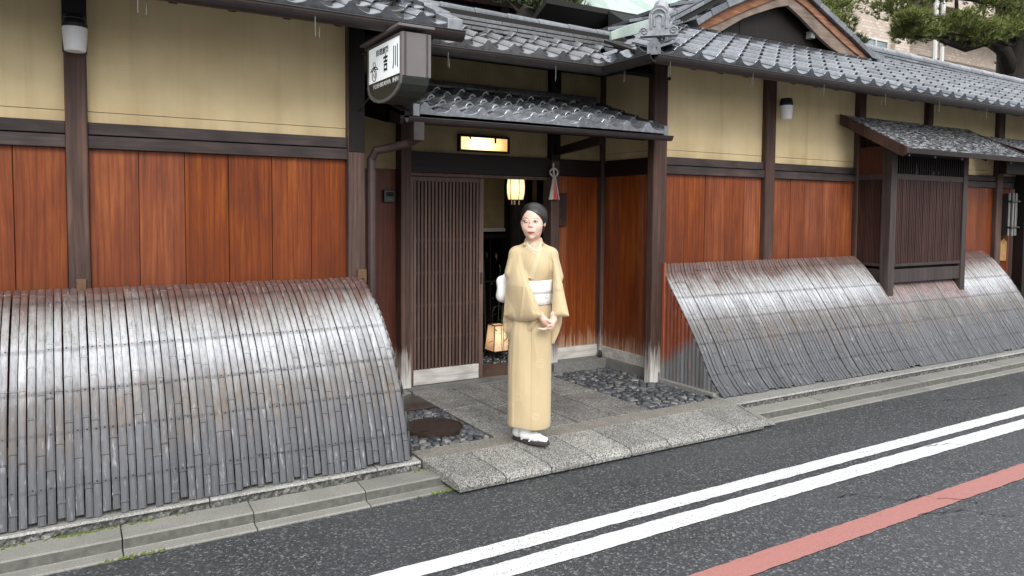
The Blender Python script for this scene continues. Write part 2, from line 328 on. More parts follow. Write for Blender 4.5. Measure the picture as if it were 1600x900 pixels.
def link(name, me, mat, parent=None, bevel=0, smooth=False, kind=None):
    if mat is not None and not me.materials: me.materials.append(M[mat] if isinstance(mat, str) else mat)
    o = bpy.data.objects.new(name, me); COL.objects.link(o)
    if parent is not None: adopt(o, parent)
    if smooth:
        for p in me.polygons: p.use_smooth = True
    if bevel:
        m = o.modifiers.new('edge', 'BEVEL'); m.width = bevel; m.segments = 2; m.limit_method = 'ANGLE'; m.angle_limit = R_(35)
        for p in me.polygons: p.use_smooth = False
    if kind: o['kind'] = kind
    return o
ORIG = {}
def world_loc(o): return ORIG.get(o.name, Vector((0, 0, 0)))
def adopt(o, parent):
    o.parent = parent; o.matrix_parent_inverse = Matrix.Translation(-world_loc(parent))
def thing(name, label, cat, loc, group=None):
    o = bpy.data.objects.new(name, None); COL.objects.link(o); o.location = loc; o.empty_display_size = .2
    ORIG[o.name] = Vector(loc); return tag(o, label, cat, group)
def tag(o, label, cat, group=None):
    o['label'] = label; o['category'] = cat
    if group: o['group'] = group
    return o
def put(name, me, mat, loc, parent, rot=None):
    """a piece sharing mesh data, placed in world space below a parent whose origin may be elsewhere"""
    if mat is not None and not me.materials: me.materials.append(M[mat])
    o = bpy.data.objects.new(name, me); COL.objects.link(o); o.location = loc
    if rot is not None: o.rotation_euler = rot
    if parent is not None: adopt(o, parent)
    return o
def rbox(name, x0, x1, y0, y1, z0, z1, mat, parent, bevel=.004, **k):
    return MB().box(x0, x1, y0, y1, z0, z1).build(name, mat, parent, bevel, **k)
def struct(o): o['kind'] = 'structure'; return o
# ================================================================ ground, road, kerb
PZ = 0.12                                                   # level of the forecourt
g = struct(MB().add([(-200,-200,-.04),(400,-200,-.04),(400,400,-.04),(-200,400,-.04)], [(0,1,2,3)]).build('ground', 'mortar'))
road = struct(MB().add([(-150,-60,0),(300,-60,0),(300,3.815,0),(-150,3.815,0)], [(0,1,2,3)]).build('road', 'asphalt'))
def strip(y0, y1, mat, seed):
    rn = random.Random(seed); n = 900; x0, x1 = -6.0, 30.0; vs = []; fs = []
    for i in range(n+1):
        x = x0+(x1-x0)*i/n; vs += [(x, y0+rn.uniform(-.0035,.0035), .004), (x, y1+rn.uniform(-.0035,.0035), .004)]
    for i in range(n): fs.append((2*i, 2*i+2, 2*i+3, 2*i+1))
    return struct(MB().add(vs, fs).build('road_marking', mat))
strip(2.955, 3.072, 'white_paint', 1); strip(2.752, 2.885, 'white_paint', 2); strip(2.218, 2.358, 'red_paint', 3)
# hairline cracks in the asphalt
cr = MB(); rn = random.Random(5)
for (x, y, a, ln) in ((3.75,2.60,-.62,1.0),(3.9,2.25,-.75,.8),(6.5,3.55,-.5,.9),(5.0,2.9,-.3,.5),(5.35,2.42,-.9,.35)):
    px, py = x, y; L_ = []
    for i in range(int(ln/.03)):
        L_.append((px, py, rn.uniform(.0015, .005))); a2 = a+rn.uniform(-.9, .9); px += .03*math.cos(a2); py += .03*math.sin(a2)
    for (p, q) in zip(L_, L_[1:]):
        cr.add([(p[0], p[1]-p[2], .0055), (q[0], q[1]-q[2], .0055), (q[0], q[1]+q[2], .0055), (p[0], p[1]+p[2], .0055)], [(0,1,2,3)])
o = cr.build('road_crack', 'void'); o['kind'] = 'structure'

gut = struct(MB().box(-6, 30, 3.815, 4.2, -.05, -.02).build('street_gutter', 'concrete'))
ker = struct(MB().box(-6, 30, 4.06, 4.9, -.05, .07).build('kerb', 'mortar'))
rn = random.Random(3)
x = .208-.60*4
while x < 17:
    w = .60 if x < 3 else .72
    x1 = x+w-.006
    dz = rn.uniform(-.003, .003)
    prof = [(3.800,-.03),(3.800,.006),(3.806,.010),(3.868,.014+dz),(3.872,.016+dz),(3.882,.060+dz),(3.892,.066+dz),(4.030,.076+dz),(4.030,-.03)]
    gb = MB().prism(prof, x, x1, 'x').build('gutter_block', 'concrete', gut, .0015); gb.data.materials.append(M['step_shade'])
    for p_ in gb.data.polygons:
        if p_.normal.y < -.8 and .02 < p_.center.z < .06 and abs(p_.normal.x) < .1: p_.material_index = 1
    x += w
kx = [-2.8,-1.55,-.45,.62,1.533,1.81]
def kerb_stone(a, b):
    n = max(2, int((b-a)/.02)); vs = []; fs = []
    cols = []
    for i in range(n+1):
        xx = a+(b-a)*i/n
        r = lambda k: rn.uniform(-k, k)
        cols.append([(xx,4.036+r(.006),.05),(xx,4.026+r(.008),.078+r(.004)),(xx,4.030+r(.007),.098+r(.003)),(xx,4.026+r(.0025),.112),(xx,4.036,.1215+r(.001)),(xx,4.36,.122),(xx,4.36,.05)])
    m = 7
    for c in cols: vs += c
    for i in range(n):
        for j in range(m-1): fs.append((i*m+j, i*m+j+1, (i+1)*m+j+1, (i+1)*m+j))
    fs += [tuple(range(m)), tuple(range(n*m+m-1, n*m-1, -1))]
    me = MB().add(vs, fs).mesh('kerb_stone'); me.materials.append(M['granite_kerb']); me.materials.append(M['rough_stone'])
    for p in me.polygons:
        if p.center.z < .110 and p.center.y < 4.1: p.material_index = 1
    link('kerb_stone', me, None, ker)
for a, b in zip(kx, kx[1:]): kerb_stone(a, b-.007)
for a, b in ((4.50,4.575),(4.58,5.9),(5.907,7.275),(7.282,8.50),(8.507,9.9),(9.907,11.4),(11.407,13.5)): kerb_stone(a, b)
# moss along the foot of the kerb
ms = MB(); rn = random.Random(9)
for i in range(230):
    cx = rn.choice((-.02,.10,.33,-.3,1.9)) + rn.gauss(0, .06); cy = 4.018 + rn.gauss(0, .008); r = rn.uniform(.004, .011)
    if not (3.99 < cy < 4.04): continue
    ms.add([(cx-r,cy-r,.070),(cx+r,cy-r,.070),(cx+r,cy+r,.072),(cx-r,cy+r,.072),(cx,cy,.078+r*.5)], [(0,1,4),(1,2,4),(2,3,4),(3,0,4)])
for i in range(120):
    cx = rn.choice((.24,1.86,1.95)) + rn.gauss(0, .07); cy = 3.803 + rn.gauss(0, .006); r = rn.uniform(.004, .010)
    ms.add([(cx-r,cy-r,.004),(cx+r,cy-r,.004),(cx+r,cy+r,.004),(cx-r,cy+r,.004),(cx,cy,.010+r*.4)], [(0,1,4),(1,2,4),(2,3,4),(3,0,4)])
o = ms.build('moss', 'moss', kind='stuff'); tag(o, 'bright green moss growing along the foot of the left kerb', 'moss')

# forecourt
fc = struct(MB().box(1.79, 4.56, 4.04, 6.0, -.04, .085).build('pavement', 'mortar'))
def slab(x0, x1, y0, y1, mat='granite', par=fc, z=PZ, th=.05, name='paving_slab', gap=.0052):
    return MB().box(x0+gap, x1-gap, y0+gap, y1-gap, z-th, z+random.uniform(-.001,.001)).build(name, mat, par, .003)
slab(1.82, 4.50, 4.045, 4.232, 'kerb_ochre', name='edge_stone', z=.1225)
cx_ = [2.425, 2.788, 3.118, 3.458, 3.81]
for (a, b, cuts) in ((cx_[0],cx_[1],[4.235,5.01,5.60]),(cx_[1],cx_[2],[4.235,4.90,5.60]),(cx_[2],cx_[3],[4.235,5.06,5.60]),(cx_[3],cx_[4],[4.235,4.95,5.60])):
    for c, d in zip(cuts, cuts[1:]): slab(a, b, c, d)
slab(1.80, 2.43, 5.603, 5.80, 'sill_stone', name='sill_stone', z=.128); slab(2.43, 3.95, 5.603, 5.80, 'sill_stone', name='sill_stone', z=.128)
# apron slabs bridging the gutter: back edge on the kerb, front edge down on the road
bx = [1.815, 2.13, 2.455, 2.775, 3.092, 3.43, 3.752, 4.098, 4.33, 4.50]
for i in range(len(bx)-1):
    if i == 8: continue
    x0, x1 = bx[i], bx[i+1]
    f0 = x0 + .085 - .02*0; f1 = x1 + .085
    if i == 7: x1, f1 = 4.50, 4.46
    gp = .005
    top = [(4.042,.1235),(3.90,.098),(3.79,.077),(3.745,.066),(3.722,.052),(3.712,.034)]
    bot = [(3.716,.012),(4.042,.075)]
    vs = []
    for (y, z) in top+bot:
        u = (4.042-y)/(4.042-3.712); vs += [(x0+gp+(f0-x0)*u, y, z), (x1-gp+(f1-x1)*u, y, z)]
    n = len(top)+len(bot)
    fs = [(2*k, 2*k+1, 2*((k+1) % n)+1, 2*((k+1) % n)) for k in range(n)] + [tuple(2*k for k in range(n)), tuple(2*k+1 for k in range(n-1, -1, -1))]
    MB().add(vs, fs).build('apron_slab', 'granite_apron', fc, .003)
MB().add([(4.47,3.75,.068),(4.51,4.036,.1235),(4.50,4.036,.07),(4.47,3.75,.015),(4.60,3.722,.020),(4.62,3.80,.04)], [(0,1,5,4),(1,2,3,0),(0,4,3),(1,5,2),(5,4,3,2)]).build('apron_slab', 'granite_apron', fc, .004)

# cobbles: each stone its own irregular polygon (cells of a relaxed random set)
def clip(poly, p, nrm):
    out = []
    for i in range(len(poly)):
        a, b = poly[i], poly[(i+1) % len(poly)]; da = (a[0]-p[0])*nrm[0]+(a[1]-p[1])*nrm[1]; db = (b[0]-p[0])*nrm[0]+(b[1]-p[1])*nrm[1]
        if da <= 0: out.append(a)
        if da*db < 0: t_ = da/(da-db); out.append((a[0]+(b[0]-a[0])*t_, a[1]+(b[1]-a[1])*t_))
    return out
def cobbles(poly, d, seed, par, avoid=lambda x, y: False, smallshare=.2):
    rn = random.Random(seed); xs = [p[0] for p in poly]; ys = [p[1] for p in poly]; pts = []
    for k in range(6000):
        x, y = rn.uniform(min(xs), max(xs)), rn.uniform(min(ys), max(ys)); dd = d*(rn.uniform(.6, 1.25))
        if all((x-a)**2+((y-b)*.85)**2 > dd*dd for a, b in pts): pts.append((x, y))
    cnt = 0
    for i, (x, y) in enumerate(pts):
        c = list(poly)
        for j, (a, b) in enumerate(pts):
            if j != i and abs(a-x) < 3*d and abs(b-y) < 3*d:
                L_ = math.hypot(a-x, b-y); c = clip(c, ((a+x)/2-(a-x)/L_*.0045, (b+y)/2-(b-y)/L_*.0045), ((a-x)/L_, (b-y)/L_))
                if len(c) < 3: break
        if len(c) < 3: continue
        cx = sum(p[0] for p in c)/len(c); cy = sum(p[1] for p in c)/len(c)
        if avoid(cx, cy): continue
        # soften the corners
        rc = []
        for k in range(len(c)):
            a, b = c[k], c[(k+1) % len(c)]
            rc += [(a[0]*.78+b[0]*.22, a[1]*.78+b[1]*.22), (a[0]*.22+b[0]*.78, a[1]*.22+b[1]*.78)]
        h = PZ - .004 + rn.uniform(-.007, .005); n = len(rc); tx, ty = rn.uniform(-.05,.05), rn.uniform(-.05,.05)
        def ring(s, z): return [(cx+(p[0]-cx)*s, cy+(p[1]-cy)*s, z + (p[0]-cx)*tx + (p[1]-cy)*ty) for p in rc]
        vs = ring(1, h-.035) + ring(1, h-.010) + ring(.88, h-.001) + ring(.5, h+.003)
        fs = [(a*n+k, a*n+(k+1) % n, (a+1)*n+(k+1) % n, (a+1)*n+k) for a in range(3) for k in range(n)] + [tuple(range(3*n, 4*n))]
        m = MB().add(vs, fs).build('cobble', 'cobble', par); cnt += 1
    return cnt
MHC = (2.17, 4.655)
cob = fc
def av(x, y):
    return math.hypot(x-MHC[0], y-MHC[1]) < .222 or (2.00 < x < 2.425 and 5.13 < y < 5.56)
cobbles([(1.80,4.24),(2.415,4.24),(2.415,5.595),(1.80,5.595)], .060, 11, fc, av)
cobbles([(3.82,4.24),(4.53,4.24),(4.53,5.66),(3.82,5.66)], .066, 12, fc)
# manhole cover
mh = thing('manhole_cover', 'round rusty brown iron manhole cover set among cobbles left of the entrance slabs', 'manhole cover', (MHC[0], MHC[1], PZ))
MB().lathe((MHC[0], MHC[1], PZ), [(.215,-.03),(.215,.002),(.205,.004),(.205,-.004),(.196,-.004)], 40).build('rim', 'iron', mh)
MB().lathe((MHC[0], MHC[1], PZ), [(.195,-.03),(.195,.001),(.188,.003),(.02,.003)], 40).build('lid', 'iron', mh)
rb = MB()
for i in range(-9, 10):
    yy = i*.019; hw = math.sqrt(max(0, .18**2-yy*yy))
    if hw > .02: rb.box(MHC[0]-hw, MHC[0]+hw, MHC[1]+yy-.003, MHC[1]+yy+.003, PZ+.003, PZ+.0055)
rb.build('raised_rib', 'iron', mh, kind='stuff')
for s in (-1, 1):
    MB().box(MHC[0]+s*.105-.035, MHC[0]+s*.105+.035, MHC[1]+s*.09-.009, MHC[1]+s*.09+.009, PZ+.002, PZ+.0062).build('key_slot', 'void', mh)
sq = thing('access_cover', 'flat square brown steel access cover lying beside the lattice door', 'access cover', (2.21, 5.34, PZ))
rbox('frame', 2.005, 2.418, 5.14, 5.55, .08, .1215, 'iron', sq); rbox('lid', 2.02, 2.403, 5.155, 5.535, .10, .1245, 'iron', sq)

# ================================================================ the inn
inn = thing('traditional_inn', 'long timber inn with khaki plaster, red cedar boards and grey tiled roofs', 'inn', (4.5, 5.0, 0))
YF = 4.93
# solid body behind the surfaces
core = MB()
core.box(-8, 1.78, 5.02, 5.06, .05, 3.0); core.box(4.60, 17, 5.02, 5.06, .05, 3.0)
core.box(1.74, 1.78, 5.02, 5.95, .05, 3.0); core.box(4.60, 4.64, 5.02, 5.95, .05, 3.0)
core.box(1.74, 2.45, 5.88, 5.92, .05, 3.1); core.box(3.95, 4.62, 5.88, 5.92, .05, 3.1); core.box(2.45, 3.95, 5.88, 5.92, 2.1, 3.1)
core.build('wall_core', 'void', inn)
# plaster panels between posts (a hairline joint 6 cm above the rail)
def plaster(x0, x1, y=4.990, ztop=2.95, mat='plaster'):
    a = MB().box(x0, x1, y, y+.028, 2.1835, ztop).build('plaster_panel', mat, inn)
    rbox('plaster_strip', x0, x1, y+.001, y+.028, 2.10, 2.180, mat, inn, 0)
POSTS = [(-2.0,-1.88),(.015,.128),(1.667,1.787),(4.412,4.568),(5.850,5.985),(7.300,7.420),(8.600,8.700),(10.19,10.33),(11.7,11.82),(13.3,13.42),(15.2,15.32)]
for (a, b) in zip(POSTS, POSTS[1:]):
    if a[1] > 1.7 and a[1] < 2: continue
    x0, x1 = a[1], b[0]
    far = x0 > 5
    plaster(x0, x1)
    rbox('upper_rail', x0, x1, 4.958, 5.01, 2.048, 2.118, 'beam_wood', inn, .003)
    rbox('lower_rail', x0, x1, 4.945, 5.012, 1.968, 2.040, 'beam_wood', inn, .003)
rbox('plaster_panel', -8, -2.0, 4.99, 5.018, 2.1, 2.95, 'plaster', inn, 0)
for (x0, x1) in POSTS:
    if abs(x0-8.6) < .01: rbox('post', x0, x1, YF, 5.02, 2.05, 2.95, 'post_wood', inn, .010); continue
    o = rbox('post', x0, x1, YF, 5.02, .06, 2.95, 'post_wood', inn, .012)
# dark sleeves at the heads of the two left posts
rbox('post_sleeve', .010, .133, YF-.006, YF+.02, 2.50, 2.90, 'black_metal', inn, .003)
rbox('post_sleeve', 1.672, 1.782, YF-.006, YF+.02, 2.02, 2.90, 'dark_wood', inn, .003)
# metal shoes
for (a, b, z0) in ((.052,.102,1.115),(1.725,1.787,1.115)):
    rbox('post_shoe', a, b, YF-.022, YF, z0, z0+.10, 'brass_cap', inn, .003)
    MB().lathe(((a+b)/2, YF-.024, z0+.03), [(.004,-.012),(.012,-.006),(.012,.006),(.004,.012)], 10).build('bolt', 'black_metal', inn)

# cedar planks: a backing per bay and the planks on it, edges butted with a shadow gap, each a little proud or shy
def planks(x0, x1, cuts, z0, z1, y=4.985, mat='plank_cedar', seed=0):
    rn = random.Random(seed*7+int(x0*100)); w = MB().box(x0, x1, y+.018, y+.026, z0, z1).build('plank_wall', 'void', inn)
    xs = [x0]+list(cuts)+[x1]
    for a, b in zip(xs, xs[1:]):
        d = rn.uniform(-.003, .003)
        MB().box(a+.0018, b-.0018, y+d, y+.017, z0, z1).build('plank', mat, w, .002)
    return w
planks(-1.88, .015, (-1.6,-1.33,-1.05,-.78,-.51,-.239), .10, 1.967)
planks(.128, 1.667, (.388,.643,.899,1.169,1.426), .10, 1.967)
planks(4.568, 5.85, (4.837,5.095,5.358,5.615), .10, 1.967)
planks(5.985, 7.30, (6.284,6.521,6.798,7.085), .10, 1.967)
planks(8.70, 10.19, (8.99,9.30,9.58,9.861), .10, 1.967)
planks(10.33, 11.70, (10.6,10.87,11.15,11.42), .10, 1.967)
planks(11.82, 13.3, (12.1,12.4,12.7,13.0), .10, 1.967)
planks(13.42, 15.2, (13.8,14.2,14.6,14.9), .10, 1.967)

# ---------------- alcove: side walls, back wall, door
DY = 5.80
# left return (seen only from the side)
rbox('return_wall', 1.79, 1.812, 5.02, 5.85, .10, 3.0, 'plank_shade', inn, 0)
# right return wall at x = 4.52..4.55
sw = MB().box(4.560, 4.60, 5.02, 5.86, .20, 3.0).build('plank_wall', 'void', inn)
for a, b in ((5.022,5.26),(5.263,5.52),(5.523,5.79)):
    MB().box(4.535+random.uniform(-.002,.002), 4.558, a, b, .30, 1.967).build('plank', 'plank_shade' if a > 9 else 'plank_cedar', sw, .002)
rbox('plaster_panel', 4.535, 4.558, 5.02, 5.83, 2.1835, 3.0, 'plaster', inn, 0); rbox('plaster_strip', 4.536, 4.558, 5.02, 5.83, 2.10, 2.180, 'plaster', inn, 0)
rbox('side_rail', 4.515, 4.556, 5.02, 5.74, 1.968, 2.118, 'dark_beam', inn, .003)
rbox('sill_board', 4.512, 4.548, 5.02, 5.80, .203, .305, 'bleached_wood', inn, .004)
rbox('sill_stone', 4.500, 4.60, 4.915, 5.86, .06, .202, 'sill_stone', inn, .005)
# back wall left of door
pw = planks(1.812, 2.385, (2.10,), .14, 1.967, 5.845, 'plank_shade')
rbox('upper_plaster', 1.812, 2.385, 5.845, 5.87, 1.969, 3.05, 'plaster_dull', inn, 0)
rbox('sill_board', 1.812, 2.385, 5.82, 5.845, .13, .26, 'bleached_wood', inn, .004)
rbox('wall_post', 2.385, 2.478, 5.73, 5.87, .128, 3.0, 'post_wood', inn, .006)
rbox('wall_post', 3.880, 3.972, 5.73, 5.87, .128, 2.10, 'post_wood', inn, .006)
rbox('wall_post', 3.875, 3.977, 5.725, 5.87, 2.10, 3.0, 'dark_wood', inn, .006)
rbox('wall_post', 4.490, 4.534, 5.76, 5.86, .203, 3.0, 'post_wood', inn, .006)
rbox('lintel', 2.478, 3.880, 5.755, 5.86, 1.945, 2.118, 'dark_beam', inn, .004)
rbox('lintel', 3.972, 4.490, 5.775, 5.86, 1.965, 2.118, 'dark_beam', inn, .004)
rbox('head_jamb', 2.478, 3.880, 5.76, 5.84, 1.915, 1.943, 'door_wood', inn, .003)
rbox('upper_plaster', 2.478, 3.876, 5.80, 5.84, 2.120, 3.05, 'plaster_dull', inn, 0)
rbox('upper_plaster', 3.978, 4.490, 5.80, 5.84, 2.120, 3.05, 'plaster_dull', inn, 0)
# boards right of the doorway
bw = MB().box(3.972, 4.49, 5.85, 5.86, .20, 1.965).build('plank_wall', 'void', inn)
for a, b in ((3.974,4.115),(4.118,4.487)):
    MB().box(a, b, 5.822 if a < 4 else 5.828, 5.848, .32, 1.963).build('plank', 'plank_cedar', bw, .002)
rbox('sill_board', 3.972, 4.49, 5.80, 5.848, .205, .320, 'bleached_wood', inn, .004)
rbox('sill_stone', 3.885, 4.50, 5.665, 5.86, .06, .203, 'sill_stone', inn, .005)
MB().lathe((4.475, 5.735, .203), [(.016,0),(.024,.02),(.020,.05),(.008,.07)], 12).build('post_foot', 'black_metal', inn)
# sliding lattice door
door = MB().box(2.495, 3.185, 5.812, 5.818, .25, 1.88).build('sliding_door', 'void', inn)
rbox('stile', 2.482, 2.520, 5.785, 5.822, .13, 1.912, 'door_wood', door, .002)
rbox('stile', 3.150, 3.192, 5.785, 5.822, .13, 1.912, 'door_wood', door, .002)
rbox('top_rail', 2.520, 3.150, 5.787, 5.820, 1.872, 1.910, 'door_wood', door, .002)
rbox('bottom_rail', 2.520, 3.150, 5.783, 5.822, .132, .262, 'bleached_wood', door, .003)
for i in range(19):
    xx = 2.520+(i+.5)*.630/19
    rbox('slat', xx-.0098, xx+.0098, 5.790, 5.806, .262, 1.872, 'door_wood', door, .0015)
for zz in (.52,.80,1.08,1.36): MB().box(2.52, 3.15, 5.8065, 5.8115, zz, zz+.022).build('cross_bar', 'door_wood', door)
rbox('pull', 3.160, 3.180, 5.778, 5.786, .98, 1.08, 'black_metal', door, .002)
MB().box(2.48, 3.88, 5.80, 5.85, .10, .129).build('threshold', 'door_wood', inn)

# lit transom window over the door
tr = rbox('transom_window', 2.952, 3.424, 5.772, 5.800, 2.158, 2.268, 'lit_panel', inn, 0)
for a in ((2.934,3.442,5.758,5.80,2.142,2.158),(2.934,3.442,5.758,5.80,2.268,2.286),(2.934,2.952,5.758,5.80,2.158,2.268),(3.424,3.442,5.758,5.80,2.158,2.268)):
    MB().box(*a).build('frame', 'dark_wood', tr)
MB().box(3.29, 3.305, 5.760, 5.771, 2.225, 2.268).build('bracket', 'dark_wood', tr); MB().box(3.04, 3.05, 5.760, 5.771, 2.25, 2.268).build('bracket', 'dark_wood', tr)

# ---------------- entrance interior
rbox('interior_floor', 2.0, 4.9, 5.87, 9.0, .04, .115, 'cobble', inn, 0)
MB().box(2.9, 3.9, 5.86, 6.28, .116, .126).build('entrance_stone', 'door_wood', inn)
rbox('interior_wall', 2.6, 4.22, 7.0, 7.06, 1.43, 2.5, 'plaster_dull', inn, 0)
rbox('interior_rail', 2.6, 4.22, 6.975, 7.0, 1.405, 1.44, 'bleached_wood', inn, 0)
rbox('interior_rail', 2.6, 4.22, 6.98, 7.0, 1.33, 1.38, 'dark_wood', inn, 0)
rbox('interior_post', 4.12, 4.24, 6.90, 7.05, .1, 2.4, 'dark_wood', inn, .004)
rbox('interior_post', 4.02, 4.12, 6.2, 6.28, .1, 2.4, 'dark_wood', inn, .004)
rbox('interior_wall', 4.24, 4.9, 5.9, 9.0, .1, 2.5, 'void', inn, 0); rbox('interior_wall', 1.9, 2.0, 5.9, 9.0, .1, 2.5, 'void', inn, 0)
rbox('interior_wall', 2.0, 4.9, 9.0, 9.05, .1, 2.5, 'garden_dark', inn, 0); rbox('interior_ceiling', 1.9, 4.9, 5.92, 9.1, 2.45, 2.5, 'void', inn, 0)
for xx in (3.30,3.62,3.94): MB().box(xx, xx+.012, 6.99, 7.0, .3, 1.33).build('window_bar', 'steel_wire' if xx < 3.5 else 'dark_wood', inn)
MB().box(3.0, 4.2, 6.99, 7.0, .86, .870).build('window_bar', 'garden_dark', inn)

# ---------------- protruding lattice window bay
bay = MB().box(7.42, 8.66, 4.62, 4.98, .9, 2.3).build('window_bay', 'void', inn)
BX0, BX1 = 7.300, 8.765; BY = 4.550
rbox('bay_post', BX0, 7.400, BY, BY+.105, .745, 2.33, 'bay_wood', bay, .005); rbox('bay_post', 8.672, BX1, BY, BY+.10, .745, 2.33, 'bay_wood', bay, .005)
rbox('bottom_board', 7.400, 8.672, BY+.012, BY+.04, .905, 1.045, 'bay_wood', bay, .003)
rbox('side_board', BX0+.012, BX0+.04, BY+.105, YF, .905, 1.045, 'bay_wood', bay, .003)
rbox('bay_rail', 7.400, 8.672, BY+.008, BY+.05, 1.075, 1.105, 'bay_wood', bay, .002)
rbox('bay_rail', 7.400, 8.672, BY+.008, BY+.05, 1.985, 2.045, 'bay_wood', bay, .002)
rbox('bay_rail', BX0+.008, BX0+.05, BY+.105, YF, 1.075, 1.105, 'bay_wood', bay, .002); rbox('bay_rail', BX0+.008, BX0+.05, BY+.105, YF, 1.985, 2.045, 'bay_wood', bay, .002)
rbox('bay_rail', 7.400, 8.672, BY+.008, BY+.06, 2.24, 2.33, 'dark_beam', bay, .002)
rbox('shutter', 7.400, 8.672, BY+.055, BY+.06, 1.105, 1.985, 'lattice_wood', bay, 0)
lt = MB(); n = 40
for i in range(n):
    xx = 7.404+(i+.5)*1.264/n; d = .0 if i % 4 else -.003
    lt.box(xx-.0105, xx+.0105, BY+.018+d, BY+.036, 1.105, 1.985)
lt.build('lattice', 'lattice_wood', bay, kind='stuff')
lt = MB()
for i in range(16):
    yy = BY+.109+(i+.5)*.265/16; lt.box(BX0+.016, BX0+.032, yy-.005, yy+.005, 1.105, 1.985)
lt.build('side_lattice', 'lattice_wood', bay, kind='stuff')
lt = MB()
for i in range(30):
    xx = 7.404+(i+.5)*1.264/30; lt.box(xx-.006, xx+.006, BY+.02, BY+.034, 2.045, 2.24)
lt.build('transom_lattice', 'dark_wood', bay, kind='stuff')
rbox('side_panel', BX0+.02, BX0+.03, BY+.105, YF, 2.045, 2.33, 'plank_shade', bay, 0)
rbox('shutter', BX0+.036, BX0+.04, BY+.105, YF, 1.105, 1.985, 'lattice_wood', bay, 0)
for xx in (7.78,8.10,8.19): MB().lathe((xx, BY+.03, 2.05), [(.012,0),(.016,.03),(.008,.06),(.008,.11)], 10).build('bottle', 'black_metal', bay)
for (a) in ((BX0-.012, BX0+.1), (8.68, 8.785)):
    rbox('post_foot', a[0], a[1], BY-.02, BY+.10, .715, .75, 'brass_cap', bay, .004)

def shingle_roof(x0, x1, ye, ze, yt, zt, par, rows=22, name='shingle_roof'):
    s = (zt-ze)/(yt-ye); rf = MB().prism([(ye+.01,ze-.020),(yt,zt-.020),(yt,zt),(ye+.01,ze)], x0+.02, x1-.02, 'x').build(name, 'dark_wood', par)
    rn = random.Random(int(x0*10)); sh = MB(); n = int((x1-x0)/.055)
    for r in range(rows):
        ya = ye+(yt-ye)*r/rows; yb = ye+(yt-ye)*(r+1.5)/rows; za, zb = ze+(ya-ye)*s, ze+(yb-ye)*s
        for i in range(n):
            a = x0+(x1-x0)*i/n+(.03 if r % 2 else 0); b = a+(x1-x0)/n-.003; b = min(b, x1); h = .009+rn.uniform(0, .007)
            if b <= a or yb > yt+.05: continue
            dy = rn.uniform(-.004, .004)
            sh.add([(a,ya+dy,za+h-.008),(b,ya+dy,za+h-.008),(b,ya+dy,za+h),(a,ya+dy,za+h),(a,yb,zb+.002),(b,yb,zb+.002)], [(0,1,2,3),(3,2,5,4),(0,3,4),(1,5,2)])
    sh.build('shingles', 'shingle', rf, kind='stuff')
    return rf
t = NT('shingle'); n1 = t.noise(t.vscale(t.pos, (18, 4, 4)), 1.0, 4.0); n2 = t.noise(t.vscale(t.pos, (14, 34, 60)), 1.0, 2.0)
M['shingle'] = t.out(t.ramp(n2, [(.36, (.018, .018, .019)), (.50, (.07, .072, .076)), (.62, (.30, .31, .33))]), t.maprange(n1, .3, .7, .3, .5), t.bump(n1, .3, .004))
rf = shingle_roof(7.03, 9.42, 4.22, 2.262, 4.95, 2.655, bay)
def barge(x, ye, ze, yt, zt, par, w=.028, hh=.095, mat='post_wood'):
    return MB().prism([(ye-.015,ze-.045),(ye-.015,ze+.012),(yt,zt+.012),(yt,zt-hh),(ye+.25,ze+.25*(zt-ze)/(yt-ye)-hh),(ye+.04,ze-.075)], x, x+w, 'x').build('bargeboard', mat, par, .003)
barge(6.985, 4.22, 2.262, 4.95, 2.655, rf); barge(9.43, 4.22, 2.262, 4.95, 2.655, rf)
rbox('eave_board', 7.012, 9.43, 4.205, 4.225, 2.215, 2.268, 'dark_beam', rf, .002)
rbox('eave_beam', 7.012, 9.43, 4.52, 4.60, 2.335, 2.40, 'dark_beam', rf, .003)
for xx in (7.05,7.5,8.0,8.5,9.0,9.38): MB().prism([(4.23,2.225),(4.95,2.615),(4.95,2.575),(4.23,2.19)], xx, xx+.03, 'x').build('rafter', 'bay_wood', rf)
# the next little roof along the wall and the entrance below it
rf2 = shingle_roof(9.62, 12.6, 4.22, 2.30, 4.95, 2.60, inn)
barge(9.585, 4.22, 2.30, 4.95, 2.60, rf2, hh=.07, mat='dark_wood'); rbox('eave_board', 9.61, 12.6, 4.205, 4.225, 2.25, 2.305, 'dark_beam', rf2, .002)
rbox('eave_beam', 9.7, 12.5, 4.60, 4.70, 2.12, 2.28, 'dark_beam', rf2, .003)
rbox('entrance_post', 10.62, 10.74, 4.80, 4.93, .06, 2.3, 'dark_wood', inn, .006)
